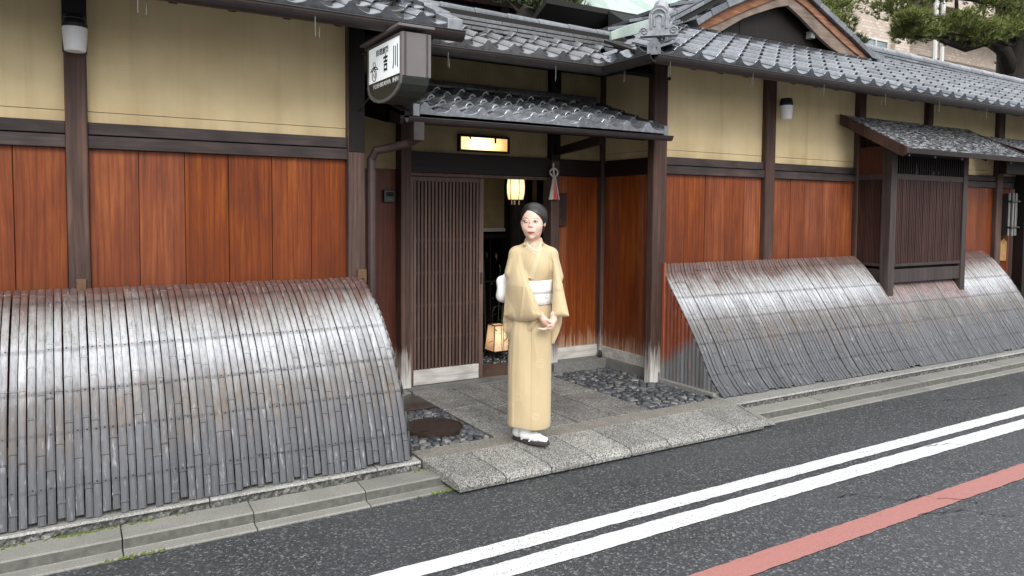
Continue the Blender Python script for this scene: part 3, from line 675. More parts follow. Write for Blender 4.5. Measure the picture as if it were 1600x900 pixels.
# ================================================================ tiled roofs
TW = .225; TL = .245; TE = .200
def tile_prof(n=13):
    out = []
    for i in range(n):
        u = i/(n-1); x = u*(TW+.012)
        if u < .30: z = .034*math.sin(math.pi*u/.30)**.9 + .002
        else: z = -.028*math.sin(math.pi*(u-.30)/.70)+.002
        out.append((x, z))
    return out
def tile_mesh(apron=0.0, flat=False, n=13, lo=False):
    P = tile_prof(n); th = .016; vs = []; fs = []
    ys = (0, .012, TL) if not lo else (0, TL)
    for j, y in enumerate(ys):
        lift = -.004 if (y == 0 and not lo) else 0
        vs += [(x, y, z+lift) for x, z in P]
    k = len(ys)
    vs += [(x, 0, z-th) for x, z in P]           # front lower lip
    for j in range(k-1):
        for i in range(n-1): fs.append((j*n+i, j*n+i+1, (j+1)*n+i+1, (j+1)*n+i))
    for i in range(n-1): fs.append((k*n+i, k*n+i+1, i+1, i))
    m = MB().add(vs, fs)
    # side skirt so that the raised side shows an edge
    m.add([(P[-1][0],0,P[-1][1]), (P[-1][0],TL,P[-1][1]), (P[-1][0],TL,P[-1][1]-th), (P[-1][0],0,P[-1][1]-th)], [(0,1,2,3)])
    m.add([(P[0][0],0,P[0][1]), (P[0][0],TL,P[0][1]), (P[0][0],TL,P[0][1]-th), (P[0][0],0,P[0][1]-th)], [(0,1,2,3)])
    if apron:
        b = -apron; vs = []; fs = []
        for (x, z) in P: vs += [(x, -.003, z-.003), (x, -.003, b), (x, .009, b), (x, .009, z-.01)]
        for i in range(n-1):
            fs += [(4*i, 4*i+4, 4*i+5, 4*i+1), (4*i+1, 4*i+5, 4*i+6, 4*i+2)]
        fs += [(0,1,2,3), (4*n-4,4*n-3,4*n-2,4*n-1)]
        m.add(vs, fs)
    me = m.mesh('tile')
    for p in me.polygons: p.use_smooth = abs(p.normal.y) < .7 and len(p.vertices) == 4
    return me
T_FIELD = tile_mesh(); T_EAVE = tile_mesh(.055); T_EAVE_FLAT = tile_mesh(.048)
for m_ in (T_FIELD, T_EAVE): m_.materials.append(M['tile'])
T_EAVE_FLAT.materials.append(M['tile_canopy'])
T_DARK = T_FIELD.copy(); T_DARK.materials.clear(); T_DARK.materials.append(M['tile_dark'])
T_PALE = T_FIELD.copy(); T_PALE.materials.clear(); T_PALE.materials.append(M['tile_canopy'])
T_EDARK = T_EAVE.copy(); T_EDARK.materials.clear(); T_EDARK.materials.append(M['tile_dark'])
rt = random.Random(21)
def lay(par, o, rz, s, cols, rows, keep=None, meshes=(None, None), limit=10**6, mirror=False):
    """o: eave corner in world; local x runs along the eave, y up the slope (slope s)"""
    a = math.atan(s); c, sn = math.cos(rz), math.sin(rz); tilt = a-.125; cnt = 0; rest = []
    for r in range(rows):
        for k in range(cols):
            lx = k*TW; ly = r*TE*math.cos(a); lz = r*TE*math.sin(a)+.030
            w = (o[0]+lx*c-ly*sn, o[1]+lx*sn+ly*c, o[2]+lz)
            mx = (o[0]+(lx+TW/2)*c-(ly+.1)*sn, o[1]+(lx+TW/2)*sn+(ly+.1)*c)
            if keep and not keep(*mx): continue
            me = meshes[1] if r == 0 else meshes[0]
            if cnt < limit:
                q = put('tile', me, None, w, par, (tilt+rt.uniform(-.012,.012), rt.uniform(-.010,.010), rz+rt.uniform(-.007,.007)))
                q.rotation_mode = 'XYZ'; cnt += 1
            else: rest.append((me, w, tilt))
    if rest:
        m = MB()
        for me, w, ti in rest:
            mt = Matrix.Translation(w) @ Matrix.Rotation(rz, 4, 'Z') @ Matrix.Rotation(ti, 4, 'X')
            m.add([mt @ v.co for v in me.vertices], [tuple(p.vertices) for p in me.polygons])
        m.build('distant_tile', 'tile', par, kind='stuff', smooth=False)
    return cnt
def deck(pts, name='roof', mat='under_tile', th=.05):
    vs = list(pts)+[(p[0], p[1], p[2]-th) for p in pts]; n = len(pts)
    return MB().add(vs, [tuple(range(n)), tuple(range(2*n-1, n-1, -1))]+[(i, (i+1) % n, n+(i+1) % n, n+i) for i in range(n)]).build(name, mat, inn)
SL = .50; EY = 4.30; EZ = 2.845
# main roof right of the entrance (hip at its left end), deck first
def zr(y): return EZ+SL*(y-EY)
RIDGE_Y = 5.86
main = deck([(3.86,4.33,zr(4.33)-.012),(17,4.33,zr(4.33)-.012),(17,RIDGE_Y,zr(RIDGE_Y)-.012),(3.83+RIDGE_Y-4.3,RIDGE_Y,zr(RIDGE_Y)-.012)])
def keep_main(x, y):
    if x < 3.83+(y-4.3)-.02: return False
    if y > 5.58 and 5.75 < x < 8.1: return False
    return True
lay(main, (3.80, EY-.01, EZ-.012), 0, SL, 58, 9, keep_main, (T_FIELD, T_EAVE), 296)
# back slope
deck([(3.9,5.87,zr(5.87)-.012),(17,5.87,zr(5.87)-.012),(17,8.2,zr(5.87)-1.2),(3.9,8.2,zr(5.87)-1.2)], 'back_roof')
# slope that falls towards the entrance (facing the left)
side = deck([(3.86,4.32,EZ),(3.86,4.92,EZ),(3.83+2.0,4.9+2.0,EZ+1.0),(3.83+2.0,4.3+2.0,EZ+1.0)], 'side_roof')
def keep_side(x, y): return 4.27 < y < 6.6 and y < 4.9+(x-3.83)+.06 and y > 4.3+(x-3.83)-.04
lay(side, (3.82, 6.30, EZ-.012), -math.pi/2, SL, 10, 8, keep_side, (T_FIELD, T_EAVE))
# middle roof over the entrance
MY = 4.90
mid = deck([(1.9,MY+.03,EZ),(3.86,MY+.03,EZ),(4.6,5.62,EZ+.36),(1.9,5.62,EZ+.36)], 'middle_roof')
def keep_mid(x, y): return x < 3.83+(y-4.9)+.02 and x > 1.9
lay(mid, (2.02, MY-.01, EZ-.012), 0, SL, 11, 3, keep_mid, (T_DARK, T_EDARK))
# courses of flat ridge tiles behind the middle roof, capped by a round one
def ridge(par, p, q, layers, w=.15, lh=.036, step=.29, mat='tile_dark', cap='tile_dark', r=.055):
    p, q = Vector(p), Vector(q); d = (q-p); L_ = d.length; d.normalize(); nrm = Vector((-d.y, d.x, 0)).normalized(); up = Vector((0,0,1))
    n = max(1, int(L_/step))
    def blk(a, b, hw, z0, z1, name, mt):
        A, B = p+d*a, p+d*b
        vs = [A-nrm*hw+up*z0, B-nrm*hw+up*z0, B+nrm*hw+up*z0, A+nrm*hw+up*z0, A-nrm*hw+up*z1, B-nrm*hw+up*z1, B+nrm*hw+up*z1, A+nrm*hw+up*z1]
        MB().add(vs, [(3,2,1,0),(4,5,6,7),(0,1,5,4),(1,2,6,5),(2,3,7,6),(3,0,4,7)]).build(name, mt, par, .003)
    core_w = w*.5-.022
    blk(0, L_, core_w, -.06, layers*lh, 'ridge_bed', 'under_tile')
    for l in range(layers):
        off = (l % 2)*step*.5
        a = 0
        while a < L_-.01:
            b = min(L_, (a if a else -off)+step)
            if b-a > .02: blk(a+.002, b-.002, w/2-l*.008+rt.uniform(-.002,.002), l*lh+.006, (l+1)*lh-.004, 'ridge_tile', mat)
            a = b
    for i in range(n):
        a, b = L_*i/n, L_*(i+1)/n-.003; z = layers*lh+.004
        A = p+d*a+up*z; B = p+d*b+up*z; k = 9; vs = []; fs = []
        for j in range(k):
            th = math.pi*j/(k-1); o_ = nrm*(math.cos(th)*r)+up*(math.sin(th)*r)
            vs += [A+o_*1.0, A+d*.02+o_*1.06, B+o_*.97]
        for j in range(k-1): fs += [(3*j,3*j+3,3*j+4,3*j+1),(3*j+1,3*j+4,3*j+5,3*j+2)]
        fs += [tuple(3*j for j in range(k)), tuple(3*j+2 for j in range(k-1,-1,-1))]
        MB().add(vs, fs).build('ridge_cap', cap, par)
ridge(mid, (1.95,5.42,3.075), (4.43,5.42,3.055), 4, .20, .038, .29, 'tile_dark', 'tile', .05)
# ridge of the right part
ridge(main, (8.35,5.80,3.575), (17.0,5.80,3.45), 3, .22, .040, .29, 'tile', 'tile_pale', .06)
# hip ridge with its face tile at the corner
hp = Vector((3.83,4.30,EZ)); hd = Vector((1,1,SL)).normalized()
ridge(main, hp+hd*.40+Vector((0,0,.02)), hp+hd*1.85+Vector((0,0,.02)), 1, .17, .045, .3, 'tile_pale', 'tile_pale', .062)
def face_tile(c, yaw, s=1.0):
    """ridge-end face tile: arched plate with a sunken field, raised disc and scrolled feet"""
    m = MB()
    pts = [(-.155,0),(-.165,.03),(-.150,.065),(-.118,.080),(-.095,.075),(-.085,.10),(-.085,.15)]
    for j in range(9):
        th = math.pi-math.pi*j/8; pts.append((.083*math.cos(th), .165+.075*math.sin(th)))
    pts += [(.085,.15),(.085,.10),(.095,.075),(.118,.080),(.150,.065),(.165,.03),(.155,0)]
    m.prism(pts, -.03, .05, 'y')
    arc = [(.062*math.cos(math.pi*j/12), -.034, .155+.062*math.sin(math.pi*j/12)) for j in range(13)]
    m.tube([(.062,-.034,.055)]+arc+[(-.062,-.034,.055)], .011, 6)
    arc = [(.034*math.cos(math.pi*j/12), -.036, .135+.036*math.sin(math.pi*j/12)) for j in range(13)]
    m.tube([(.034,-.036,.075)]+arc+[(-.034,-.036,.075)], .009, 6)
    for sgn in (-1, 1):
        sp = [(sgn*(.122+(.036-.030*j/14)*math.cos(j*.62)), -.034, .038+(.036-.030*j/14)*math.sin(j*.62)) for j in range(15)]
        m.tube(sp, .008, 6)
    # round cap tile running back from the arch
    m.tube([(0,.04,.175),(0,.20,.255),(0,.38,.345)], [.070,.068,.066], 14)
    m.tube([(0,-.028,.172),(0,.01,.180)], [.078,.080], 14)
    mt = Matrix.Translation(c) @ Matrix.Rotation(yaw, 4, 'Z') @ Matrix.Scale(s, 4)
    m.v = [tuple(mt @ Vector(v)) for v in m.v]
    return m.build('ridge_end_tile', 'tile_pale', main, .004)
face_tile((4.00,4.44,EZ+.150), -math.pi/4, .92)
# small peaked tile where the hip meets the eave
MB().prism([(-.05,-.05),(-.05,.03),(0,.075),(.05,.03),(.05,-.05)], -.02, .06, 'y').build('corner_tile', 'tile', main)
ct = bpy.data.objects['corner_tile']; 
for v in ct.data.vertices: v.co = Matrix.Translation((3.825,4.295,EZ+.01)) @ Matrix.Rotation(-math.pi/4, 4, 'Z') @ v.co

# left roof
LX1 = 2.13; LZ = 2.800
left = deck([(-8,4.33,LZ+.005),(LX1,4.33,LZ+.005),(LX1,6.0,LZ+.84),(-8,6.0,LZ+.84)], 'left_roof')
nl = 18
lay(left, (LX1-nl*TW-.02, EY-.01, LZ-.008), 0, SL, nl, 7, None, (T_FIELD, T_EAVE))
for r in range(7):                                            # verge tiles with a hanging side
    a = math.atan(SL); y = EY-.015+r*TE*math.cos(a); z = LZ+.012+r*TE*math.sin(a)
    vs = [(LX1-.03,y,z-.055),(LX1+.075,y,z-.055),(LX1+.075,y,z+.030),(LX1-.03,y,z+.026)]; y2 = y+TL*math.cos(a); z2 = z+TL*math.sin(a)-.02
    vs += [(p[0], y2, p[2]+z2-z) for p in vs]
    MB().add(vs, [(0,1,2,3),(7,6,5,4),(0,4,5,1),(1,5,6,2),(2,6,7,3),(3,7,4,0)]).build('verge_tile', 'tile_pale', left, .004)
ridge(left, (1.93,4.62,LZ+.20), (1.93,6.0,LZ+.89), 1, .15, .04, .28, 'tile', 'tile', .06)
dm = MB(); dm.tube([(1.93,4.56,LZ+.245),(1.93,4.62,LZ+.262)], .070, 16); dm.tube([(1.93,4.548,LZ+.245),(1.93,4.562,LZ+.245)], .038, 12); dm.build('ridge_end_tile', 'tile', left, .003)

# hisashi: low tiled roof over the entrance
HS = .34; HY = 4.76; HZ = 2.305
hx0, hx1 = 1.985, 4.405
his = deck([(hx0,HY+.02,HZ),(hx1,HY+.02,HZ),(hx1,5.80,HZ+HS*1.02-.02),(hx0,5.80,HZ+HS*1.02-.02)], 'entrance_roof', 'dark_wood', .03)
def keep_h(x, y): return y < 5.72
lay(his, (hx1-.035-.225*10, HY-.01, HZ+.003), 0, HS, 10, 5, None, (T_PALE, T_EAVE_FLAT))
for r in range(5):
    a = math.atan(HS); y = HY-.012+r*TE*math.cos(a); z = HZ+.022+r*TE*math.sin(a); y2 = y+TL; z2 = z+TL*math.sin(a)-.015
    for (xa, xb) in ((hx1-.045, hx1), (hx0+.08, hx0+.13)):
        vs = [(xa,y,z-.055),(xb,y,z-.055),(xb,y,z+.028),(xa,y,z+.028)]; vs += [(p[0], y2, p[2]+z2-z) for p in vs]
        MB().add(vs, [(0,1,2,3),(7,6,5,4),(0,4,5,1),(1,5,6,2),(2,6,7,3),(3,7,4,0)]).build('verge_tile', 'tile_pale' if r == 0 else 'tile', his, .004)
ridge(his, (hx0+.1,5.74,HZ+.345), (hx1-.02,5.74,HZ+.345), 1, .12, .032, .29, 'tile_dark', 'tile_dark', .035)
rbox('fascia', hx0+.08, hx1, HY+.02, HY+.05, HZ-.05, HZ-.005, 'dark_beam', his, .002)
rbox('eave_beam', hx0, hx1, 4.98, 5.06, HZ-.05, HZ+.04, 'dark_beam', his, .004)
for xx in np.arange(hx0+.1, hx1, .26): MB().prism([(HY+.04,HZ-.035),(5.80,HZ-.045+HS*1.0),(5.80,HZ-.09+HS*1.0),(HY+.04,HZ-.08)], xx, xx+.035, 'x').build('rafter', 'dark_wood', his)
MB().prism([(5.04,2.20),(5.80,2.14),(5.80,2.20),(5.04,2.28)], 3.90, 3.95, 'x').build('bracket', 'dark_wood', his)
MB().prism([(HY+.02,HZ-.09),(HY+.02,HZ+.0),(5.80,HZ+.30),(5.80,HZ+.10),(5.05,HZ-.05)], hx0-.0, hx0+.03, 'x').build('bargeboard', 'dark_wood', his)

# ---------------- gutters, soffits, wire hooks
def gutter(name, p, q, r, par, mat='gutter_copper'):
    p, q = Vector(p), Vector(q); d = (q-p).normalized(); nrm = Vector((-d.y, d.x, 0)); k = 12; vs = []; fs = []
    for A in (p, q):
        for rr in (r, r-.005):
            for j in range(k+1):
                th = math.pi+math.pi*j/k; vs.append(A+nrm*math.cos(th)*rr+Vector((0,0,1))*math.sin(th)*rr*1.05)
    m = k+1
    for j in range(k): fs += [(j, j+1, 2*m+j+1, 2*m+j), (m+j, 3*m+j, 3*m+j+1, m+j+1)]
    for a in (0, k): fs.append((a, 2*m+a, 3*m+a, m+a))
    for e in (0, 2*m): fs += [(e+j, e+m+j, e+m+j+1, e+j+1) for j in range(k)]
    g_ = MB().add(vs, fs)
    for A, B in ((p, q),):
        for s_ in (-1, 1): g_.tube([A+nrm*s_*r, B+nrm*s_*r], .005, 6)
    return g_.build(name, mat, par, smooth=False)
GZ = 2.795
gutter('gutter', (3.80,4.27,GZ), (17,4.27,GZ), .055, main); gutter('gutter', (3.79,4.24,GZ), (3.79,4.93,GZ), .05, side)
gutter('gutter', (2.15,4.87,GZ-.005), (3.82,4.87,GZ+.0), .055, mid); gutter('gutter', (-8,4.27,LZ-.048), (2.19,4.27,LZ-.048), .055, left)
gutter('gutter', (hx0+.02,4.715,2.252), (4.40,4.715,2.262), .036, his)
for s_ in (main, left):
    x0, x1, zz = ((3.9, 17, GZ) if s_ is main else (-8, 2.12, LZ-.048))
    rbox('fascia', x0, x1, 4.335, 4.365, zz-.03, zz+.05, 'dark_beam', s_, 0)
    MB().prism([(4.34,zz+.012),(4.34,zz-.012),(5.0,zz+.24),(5.0,zz+.265)], x0, x1, 'x').build('soffit', 'dark_wood', s_)
    rr = MB()
    for xx in np.arange(x0+.1, x1, .30): rr.prism([(4.37,zz-.04),(5.0,zz+.21),(5.0,zz+.25),(4.37,zz)], xx, xx+.04, 'x')
    rr.build('rafters', 'dark_beam', s_, kind='stuff')
rbox('fascia', 2.15, 3.9, 4.935, 4.965, GZ-.03, GZ+.05, 'dark_beam', mid, 0); rbox('fascia', 3.86, 3.89, 4.30, 4.95, GZ-.03, GZ+.05, 'dark_beam', side, 0)
MB().prism([(4.94,GZ+.02),(4.94,GZ-.01),(5.84,GZ+.20),(5.84,GZ+.23)], 1.80, 4.6, 'x').build('soffit', 'dark_wood', mid)
MB().add([(3.88,4.34,GZ),(3.88,4.96,GZ),(4.55,5.7,GZ+.22),(4.55,4.95,GZ+.22)], [(0,1,2,3)]).build('soffit', 'dark_wood', side)
rbox('wall_plate', 1.82, 4.5, 5.70, 5.80, 2.93, 3.02, 'dark_beam', mid, 0)
rbox('wall_plate', 4.45, 4.54, 4.96, 5.75, 2.93, 3.0, 'dark_beam', side, 0)
MB().prism([(5.06,2.95),(5.06,3.1),(5.86,3.60),(5.86,2.95)], 4.62, 17, 'x').build('attic_filler', 'void', main)
MB().prism([(5.06,2.95),(5.06,3.1),(5.95,3.55),(5.95,2.95)], -8, 1.75, 'x').build('attic_filler', 'void', left)
MB().box(1.76, 4.6, 5.88, 5.95, 3.0, 3.3).build('attic_filler', 'void', mid)
def hooks(par, xs, y, z):
    for xx in xs:
        m = MB(); m.tube([(xx,y-.02,z-.03),(xx,y-.02,z-.145)], .0022, 5); m.tube([(xx+.045,y+.05,z-.03),(xx+.045,y+.05,z-.135),(xx+.022,y+.02,z-.15)], .0022, 5)
        m.build('gutter_hook', 'steel_wire', par)
hooks(main, [3.93+i*.905 for i in range(14)], 4.25, GZ); hooks(left, [-1.45,-.55,.34,1.24], 4.25, LZ-.048)
hooks(mid, [2.37,3.30], 4.85, GZ)
hooks(side, [3.80], 4.62, GZ)
# downpipe from the entrance gutter to the corner post
dp = MB(); dp.box(2.045, 2.125, 4.69, 4.76, 2.10, 2.235); dp.build('hopper', 'pipe_copper', his, .006)
MB().tube([(2.085,4.72,2.12),(2.06,4.80,2.09),(1.96,4.90,2.06),(1.875,4.955,2.04),(1.850,4.985,1.98),(1.850,4.985,1.90)], .030, 12).build('downpipe', 'pipe_dark', his)
MB().tube([(1.850,4.985,1.905),(1.850,4.985,.4)], .036, 12).build('downpipe', 'pipe_dark', his)

# ---------------- gable facing the street above the right roof
gab = MB().prism([(5.6,3.40),(8.25,3.42),(6.85,4.02),(6.4,3.9)], 5.62, 5.66, 'y').build('gable', 'dark_wood', inn)
def sweep(name, top, bot, y0, y1, mat, par):
    n = len(top); vs = []
    for y in (y0, y1):
        vs += [(p[0], y, p[1]) for p in top] + [(p[0], y, p[1]) for p in bot]
    fs = []
    for i in range(n-1):
        fs += [(i, i+1, n+i+1, n+i), (2*n+i, 3*n+i, 3*n+i+1, 2*n+i+1), (i, 2*n+i, 2*n+i+1, i+1), (n+i, n+i+1, 3*n+i+1, 3*n+i)]
    fs += [(0, n, 3*n, 2*n), (n-1, 2*n+n-1, 4*n-1, 2*n-1)]
    return MB().add(vs, fs).build(name, mat, par, .004)
LT = [(5.405,3.466),(5.60,3.585),(5.82,3.700),(6.05,3.800),(6.30,3.900),(6.56,4.000),(6.80,4.075)]
LB = [(5.55,3.466),(5.73,3.545),(5.93,3.640),(6.14,3.735),(6.37,3.830),(6.60,3.925),(6.80,3.995)]
LC = [(5.80,3.480),(5.95,3.565),(6.10,3.645),(6.27,3.715),(6.45,3.780),(6.62,3.840),(6.80,3.885)]
off = lambda L, dx, dz: [(p[0]+dx, p[1]+dz) for p in L]
sweep('bargeboard', LT, LB, 5.47, 5.50, 'gable_red', gab); sweep('bargeboard', LB, LC, 5.49, 5.53, 'gable_wood', gab)
RT = [(6.80,4.075),(7.094,3.985),(7.574,3.770),(7.84,3.655),(8.24,3.466)]
RB = [(6.80,3.995),(7.06,3.910),(7.49,3.715),(7.74,3.600),(8.09,3.466)]
RC = [(6.80,3.885),(7.016,3.790),(7.354,3.610),(7.56,3.520),(7.74,3.470)]
sweep('bargeboard', RT, RB, 5.47, 5.50, 'gable_red', gab); sweep('bargeboard', RB, RC, 5.49, 5.53, 'gable_wood', gab)
rbox('tie_beam', 5.8, 7.9, 5.60, 5.70, 3.44, 3.52, 'gable_wood', gab, .003)
rbox('gable_panel', 6.2, 7.1, 5.64, 5.67, 3.62, 3.86, 'sign_grey', gab, 0)
rbox('gable_panel', 6.2, 7.2, 5.615, 5.64, 3.53, 3.66, 'dark_wood', gab, 0)
rbox('bracket', 7.25, 7.31, 5.52, 5.60, 3.60, 3.68, 'paper_grey', gab, .004)
# verge tiles over the bargeboards, running back into the slope
def verge_run(L, mat, sgn):
    tot = 0
    for i in range(len(L)-1):
        a, b = Vector((L[i][0], 0, L[i][1])), Vector((L[i+1][0], 0, L[i+1][1])); d = b-a; n = max(1, round(d.length/.17)); u = Vector((-d.z, 0, d.x)).normalized()
        if u.z < 0: u = -u
        for k in range(n):
            p = a+d*(k/n); q = a+d*((k+1)/n)-d.normalized()*.004; h0 = .012+.012*(1 if sgn > 0 else 0); lift = rt.uniform(0, .008)
            vs = []
            for y in (5.42, 5.62):
                for (w, e) in ((p, .004), (q, .004), (q, .058+lift+(.012 if sgn < 0 else 0)), (p, .058+lift+(.012 if sgn > 0 else 0))): vs.append((w.x+u.x*e, y, w.z+u.z*e))
            MB().add(vs, [(0,1,2,3),(7,6,5,4),(0,4,5,1),(1,5,6,2),(2,6,7,3),(3,7,4,0)]).build('verge_tile', mat, gab, .004)
verge_run(LT, 'tile', 1); verge_run(RT+[(8.47,3.445)], 'tile', -1)
rq = MB()
for (L) in (LT, RT):
    for i in range(len(L)-1):
        (x0, z0), (x1, z1) = L[i], L[i+1]
        rq.add([(x0,5.62,z0+.05),(x1,5.62,z1+.05),(x1,8.0,z1+.05),(x0,8.0,z0+.05),(x0,5.62,z0-.03),(x1,5.62,z1-.03),(x1,8.0,z1-.03),(x0,8.0,z0-.03)], [(0,1,2,3),(7,6,5,4),(0,4,5,1),(3,2,6,7),(1,5,6,2),(0,3,7,4)])
rq.build('gable_roof', 'tile', gab)
# stepped descending ridge on the left flank of the gable
ridge(gab, (4.82,5.42,3.345), (5.95,5.62,3.92), 1, .16, .05, .26, 'tile', 'tile', .058)
mm = MB(); mm.tube([(4.80,5.36,3.435),(5.0,5.40,3.53)], .050, 12); mm.build('ridge_cap', 'tile_pale', gab)
# copper-clad roof edges behind the corner
o = MB().add([(4.44,6.30,3.485),(4.55,6.28,3.50),(5.05,6.2,3.58),(5.98,6.2,3.985),(6.9,6.2,4.40),(6.1,6.9,4.62),(5.2,6.9,4.2),(4.95,6.8,3.86),(4.44,6.36,3.50)], [(0,1,8),(1,2,7,8),(2,3,6,7),(3,4,5,6)]).build('copper_roof', 'patina', inn)
md = o.modifiers.new('t', 'SOLIDIFY'); md.thickness = .03; md.offset = -1
MB().prism([(4.50,3.44),(5.05,3.52),(7.0,4.36),(7.0,4.20),(5.05,3.42),(4.62,3.36)], 6.22, 6.30, 'y').build('verge_board', 'dark_wood', inn)
MB().prism([(3.985,3.072),(3.975,3.140),(4.20,3.235),(4.44,3.318),(4.48,3.24),(4.30,3.17)], 5.0, 5.03, 'y').build('copper_flashing', 'patina', inn, .003)
for i in range(4):
    MB().prism([(4.3+i*.25,3.28+i*.11),(4.62+i*.25,3.36+i*.11),(4.62+i*.25,3.39+i*.11),(4.3+i*.25,3.31+i*.11)], 5.45, 5.95, 'y').build('verge_tile', 'tile', inn, .003)
MB().prism([(4.25,3.10),(4.25,3.22),(5.3,3.62),(6.3,4.0),(6.3,3.5),(5.0,3.3)], 5.95, 6.1, 'y').build('attic_filler', 'under_tile', inn)
# ================================================================ curved screens of split bamboo
def resample(P, n):
    P = [Vector((0, p[0], p[1])) for p in P]
    # Catmull-Rom, then even spacing
    Q = []
    for i in range(len(P)-1):
        a, b, c, d = P[max(i-1,0)], P[i], P[i+1], P[min(i+2,len(P)-1)]
        for k in range(8):
            t_ = k/8; Q.append(.5*((2*b)+(-a+c)*t_+(2*a-5*b+4*c-d)*t_**2+(-a+3*b-3*c+d)*t_**3))
    Q.append(P[-1]); L_ = [0]
    for a, b in zip(Q, Q[1:]): L_.append(L_[-1]+(b-a).length)
    out = []
    for j in range(n+1):
        s = L_[-1]*j/n
        i = max(k for k in range(len(L_)) if L_[k] <= s+1e-9); i = min(i, len(Q)-2)
        out.append(Q[i].lerp(Q[i+1], (s-L_[i])/max(1e-9, L_[i+1]-L_[i])))
    return out
def slat_mesh(C, w, rn, start=0, cut_end=0.0):
    """one split-bamboo strip following curve C with swollen joints"""
    n = len(C); nodes = []; s_ = rn.uniform(.05, .3); tot = sum((b-a).length for a, b in zip(C, C[1:]))
    while s_ < tot: nodes.append(s_); s_ += rn.uniform(.24, .36)
    s_at = 0; stations = []
    L_ = [0]
    for a, b in zip(C, C[1:]): L_.append(L_[-1]+(b-a).length)
    def at(s):
        i = 0
        while i < n-2 and L_[i+1] < s: i += 1
        u = (s-L_[i])/(L_[i+1]-L_[i]); p = C[i].lerp(C[i+1], u); d = (C[i+1]-C[i]).normalized(); return p, Vector((0, d.z, -d.y))
    ss = [(L_[i], 0) for i in range(n)]
    for q in nodes: ss += [(q-.007, 0), (q-.002, 1), (q+.003, 1), (q+.006, -.5)]
    ss = sorted((s, k) for s, k in ss if 0 <= s <= tot-cut_end); ss.append((tot-cut_end, 0))
    vs = []; fs = []; wob = rn.uniform(-.002, .002)
    for s, k in ss:
        p, nr = at(s)
        if nr.y > 0: nr = -nr
        o = .003*k; ww = w*.5*(1+.05*k)+rn.uniform(-.0006,.0006)
        for dx, e in ((-ww,-.010),(-ww,0),(-ww*.45,.0045),(ww*.45,.0045),(ww,0),(ww,-.010)):
            q = p+nr*(e+o); vs.append((dx+wob*math.sin(s*3), q.y, q.z))
    m = 6
    for i in range(len(ss)-1):
        for j in range(m-1): fs.append((i*m+j, i*m+j+1, (i+1)*m+j+1, (i+1)*m+j))
    fs.append(tuple(range((len(ss)-1)*m, len(ss)*m))); fs.append(tuple(range(m-1, -1, -1)))
    return MB().add(vs, fs).mesh('bamboo_slat')
SP = .0385
CL = [(4.925,1.160),(4.86,1.142),(4.74,1.078),(4.55,.935),(4.40,.79),(4.27,.62),(4.18,.455),(4.11,.285),(4.062,.127)]
CR = [(4.925,1.170),(4.905,1.085),(4.83,.975),(4.73,.85),(4.60,.675),(4.48,.50),(4.37,.31),(4.28,.20),(4.19,.127)]
CR2 = [(4.925,1.170),(4.87,1.13),(4.78,1.05),(4.64,.89),(4.51,.71),(4.39,.53),(4.29,.37),(4.20,.23),(4.12,.127)]
def screen(name, label, C, x0, x1, cutx=None, C2=None):
    f = thing(name, label, 'bamboo screen', ((x0+x1)/2, 4.5, PZ), None)
    rn = random.Random(int(abs(x0)*100)); cv = resample(C, 14); sets = []; NG = 30 if C2 else 1
    for g_ in range(NG):
        u = min(1, g_/(NG-1)*1.9) if NG > 1 else 0; Cg = [((a[0]*(1-u)+b[0]*u), (a[1]*(1-u)+b[1]*u)) for a, b in zip(C, C2 or C)]; cg = resample(Cg, 14); ms = []; sm = []
        for i in range(16 if NG == 1 else 3):
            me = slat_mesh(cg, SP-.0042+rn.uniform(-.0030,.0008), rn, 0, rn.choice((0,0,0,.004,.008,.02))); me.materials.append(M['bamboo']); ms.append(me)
        for i in range(3 if cutx else 0):
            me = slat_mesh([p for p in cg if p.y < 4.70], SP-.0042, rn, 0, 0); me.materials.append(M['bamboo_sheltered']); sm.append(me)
        sets.append((ms, sm, resample(Cg, 60)))
    n = int((x1-x0)/SP); nails = MB(); N2 = sets[0][2]
    for i in range(n):
        x = x0+(i+.5)*SP; short = cutx and cutx[0] < x < cutx[1]; ms, sm, N2 = sets[min(NG-1, int((i+.5)/n*NG))]
        put('bamboo_slat', rn.choice(sm if short else ms), None, (x+rn.uniform(-.0008,.0008), rn.uniform(-.003,.003), rn.uniform(-.003,.002)), f, (0, rn.uniform(-.0010,.0010), 0))
        for zt in (1.10,.885,.70,.52,.28):
            if short and zt > .78: continue
            k = min(range(len(N2)-1), key=lambda q: abs(N2[q].z-zt+rn.uniform(-.004,.004))); p = N2[k]; d = (N2[k+1]-N2[k]).normalized(); nr = Vector((0, d.z, -d.y))
            if nr.y > 0: nr = -nr
            c = Vector((x+rn.uniform(-.004,.004), p.y, p.z+rn.uniform(-.004,.004)))+nr*.0035; r = .0034; a = Vector((1,0,0))*r; b = d*r
            nails.add([c-a-b, c+a-b, c+a+b, c-a+b, c+nr*.004], [(0,1,4),(1,2,4),(2,3,4),(3,0,4)])
    nails.build('nail', 'black_metal', f, kind='stuff')
    # laths behind, on which the strips are nailed
    for zt in (1.10,.885,.70,.52,.28):
      for g_ in range(NG):
        p = min(sets[g_][2], key=lambda q: abs(q.z-zt)); a, b = x0+(x1-x0)*g_/NG, x0+(x1-x0)*(g_+1)/NG
        if cutx and zt > .78 and b > cutx[0] and a < cutx[1]: continue
        MB().box(a+.01, b-.01, p.y+.014, p.y+.035, p.z-.04, p.z-.016).build('lath', 'dark_wood', f)
    return f, cv
fl, cvl = screen('bamboo_screen', 'silvery curved bamboo screen leaning on the cedar wall left of the lattice door', CL, -2.6, 1.765)
fr_, cvr = screen('bamboo_screen', 'long curved bamboo screen with red-brown top, notched below the window bay right of the entrance', CR, 4.545, 9.93, (7.285, 8.79), CR2)
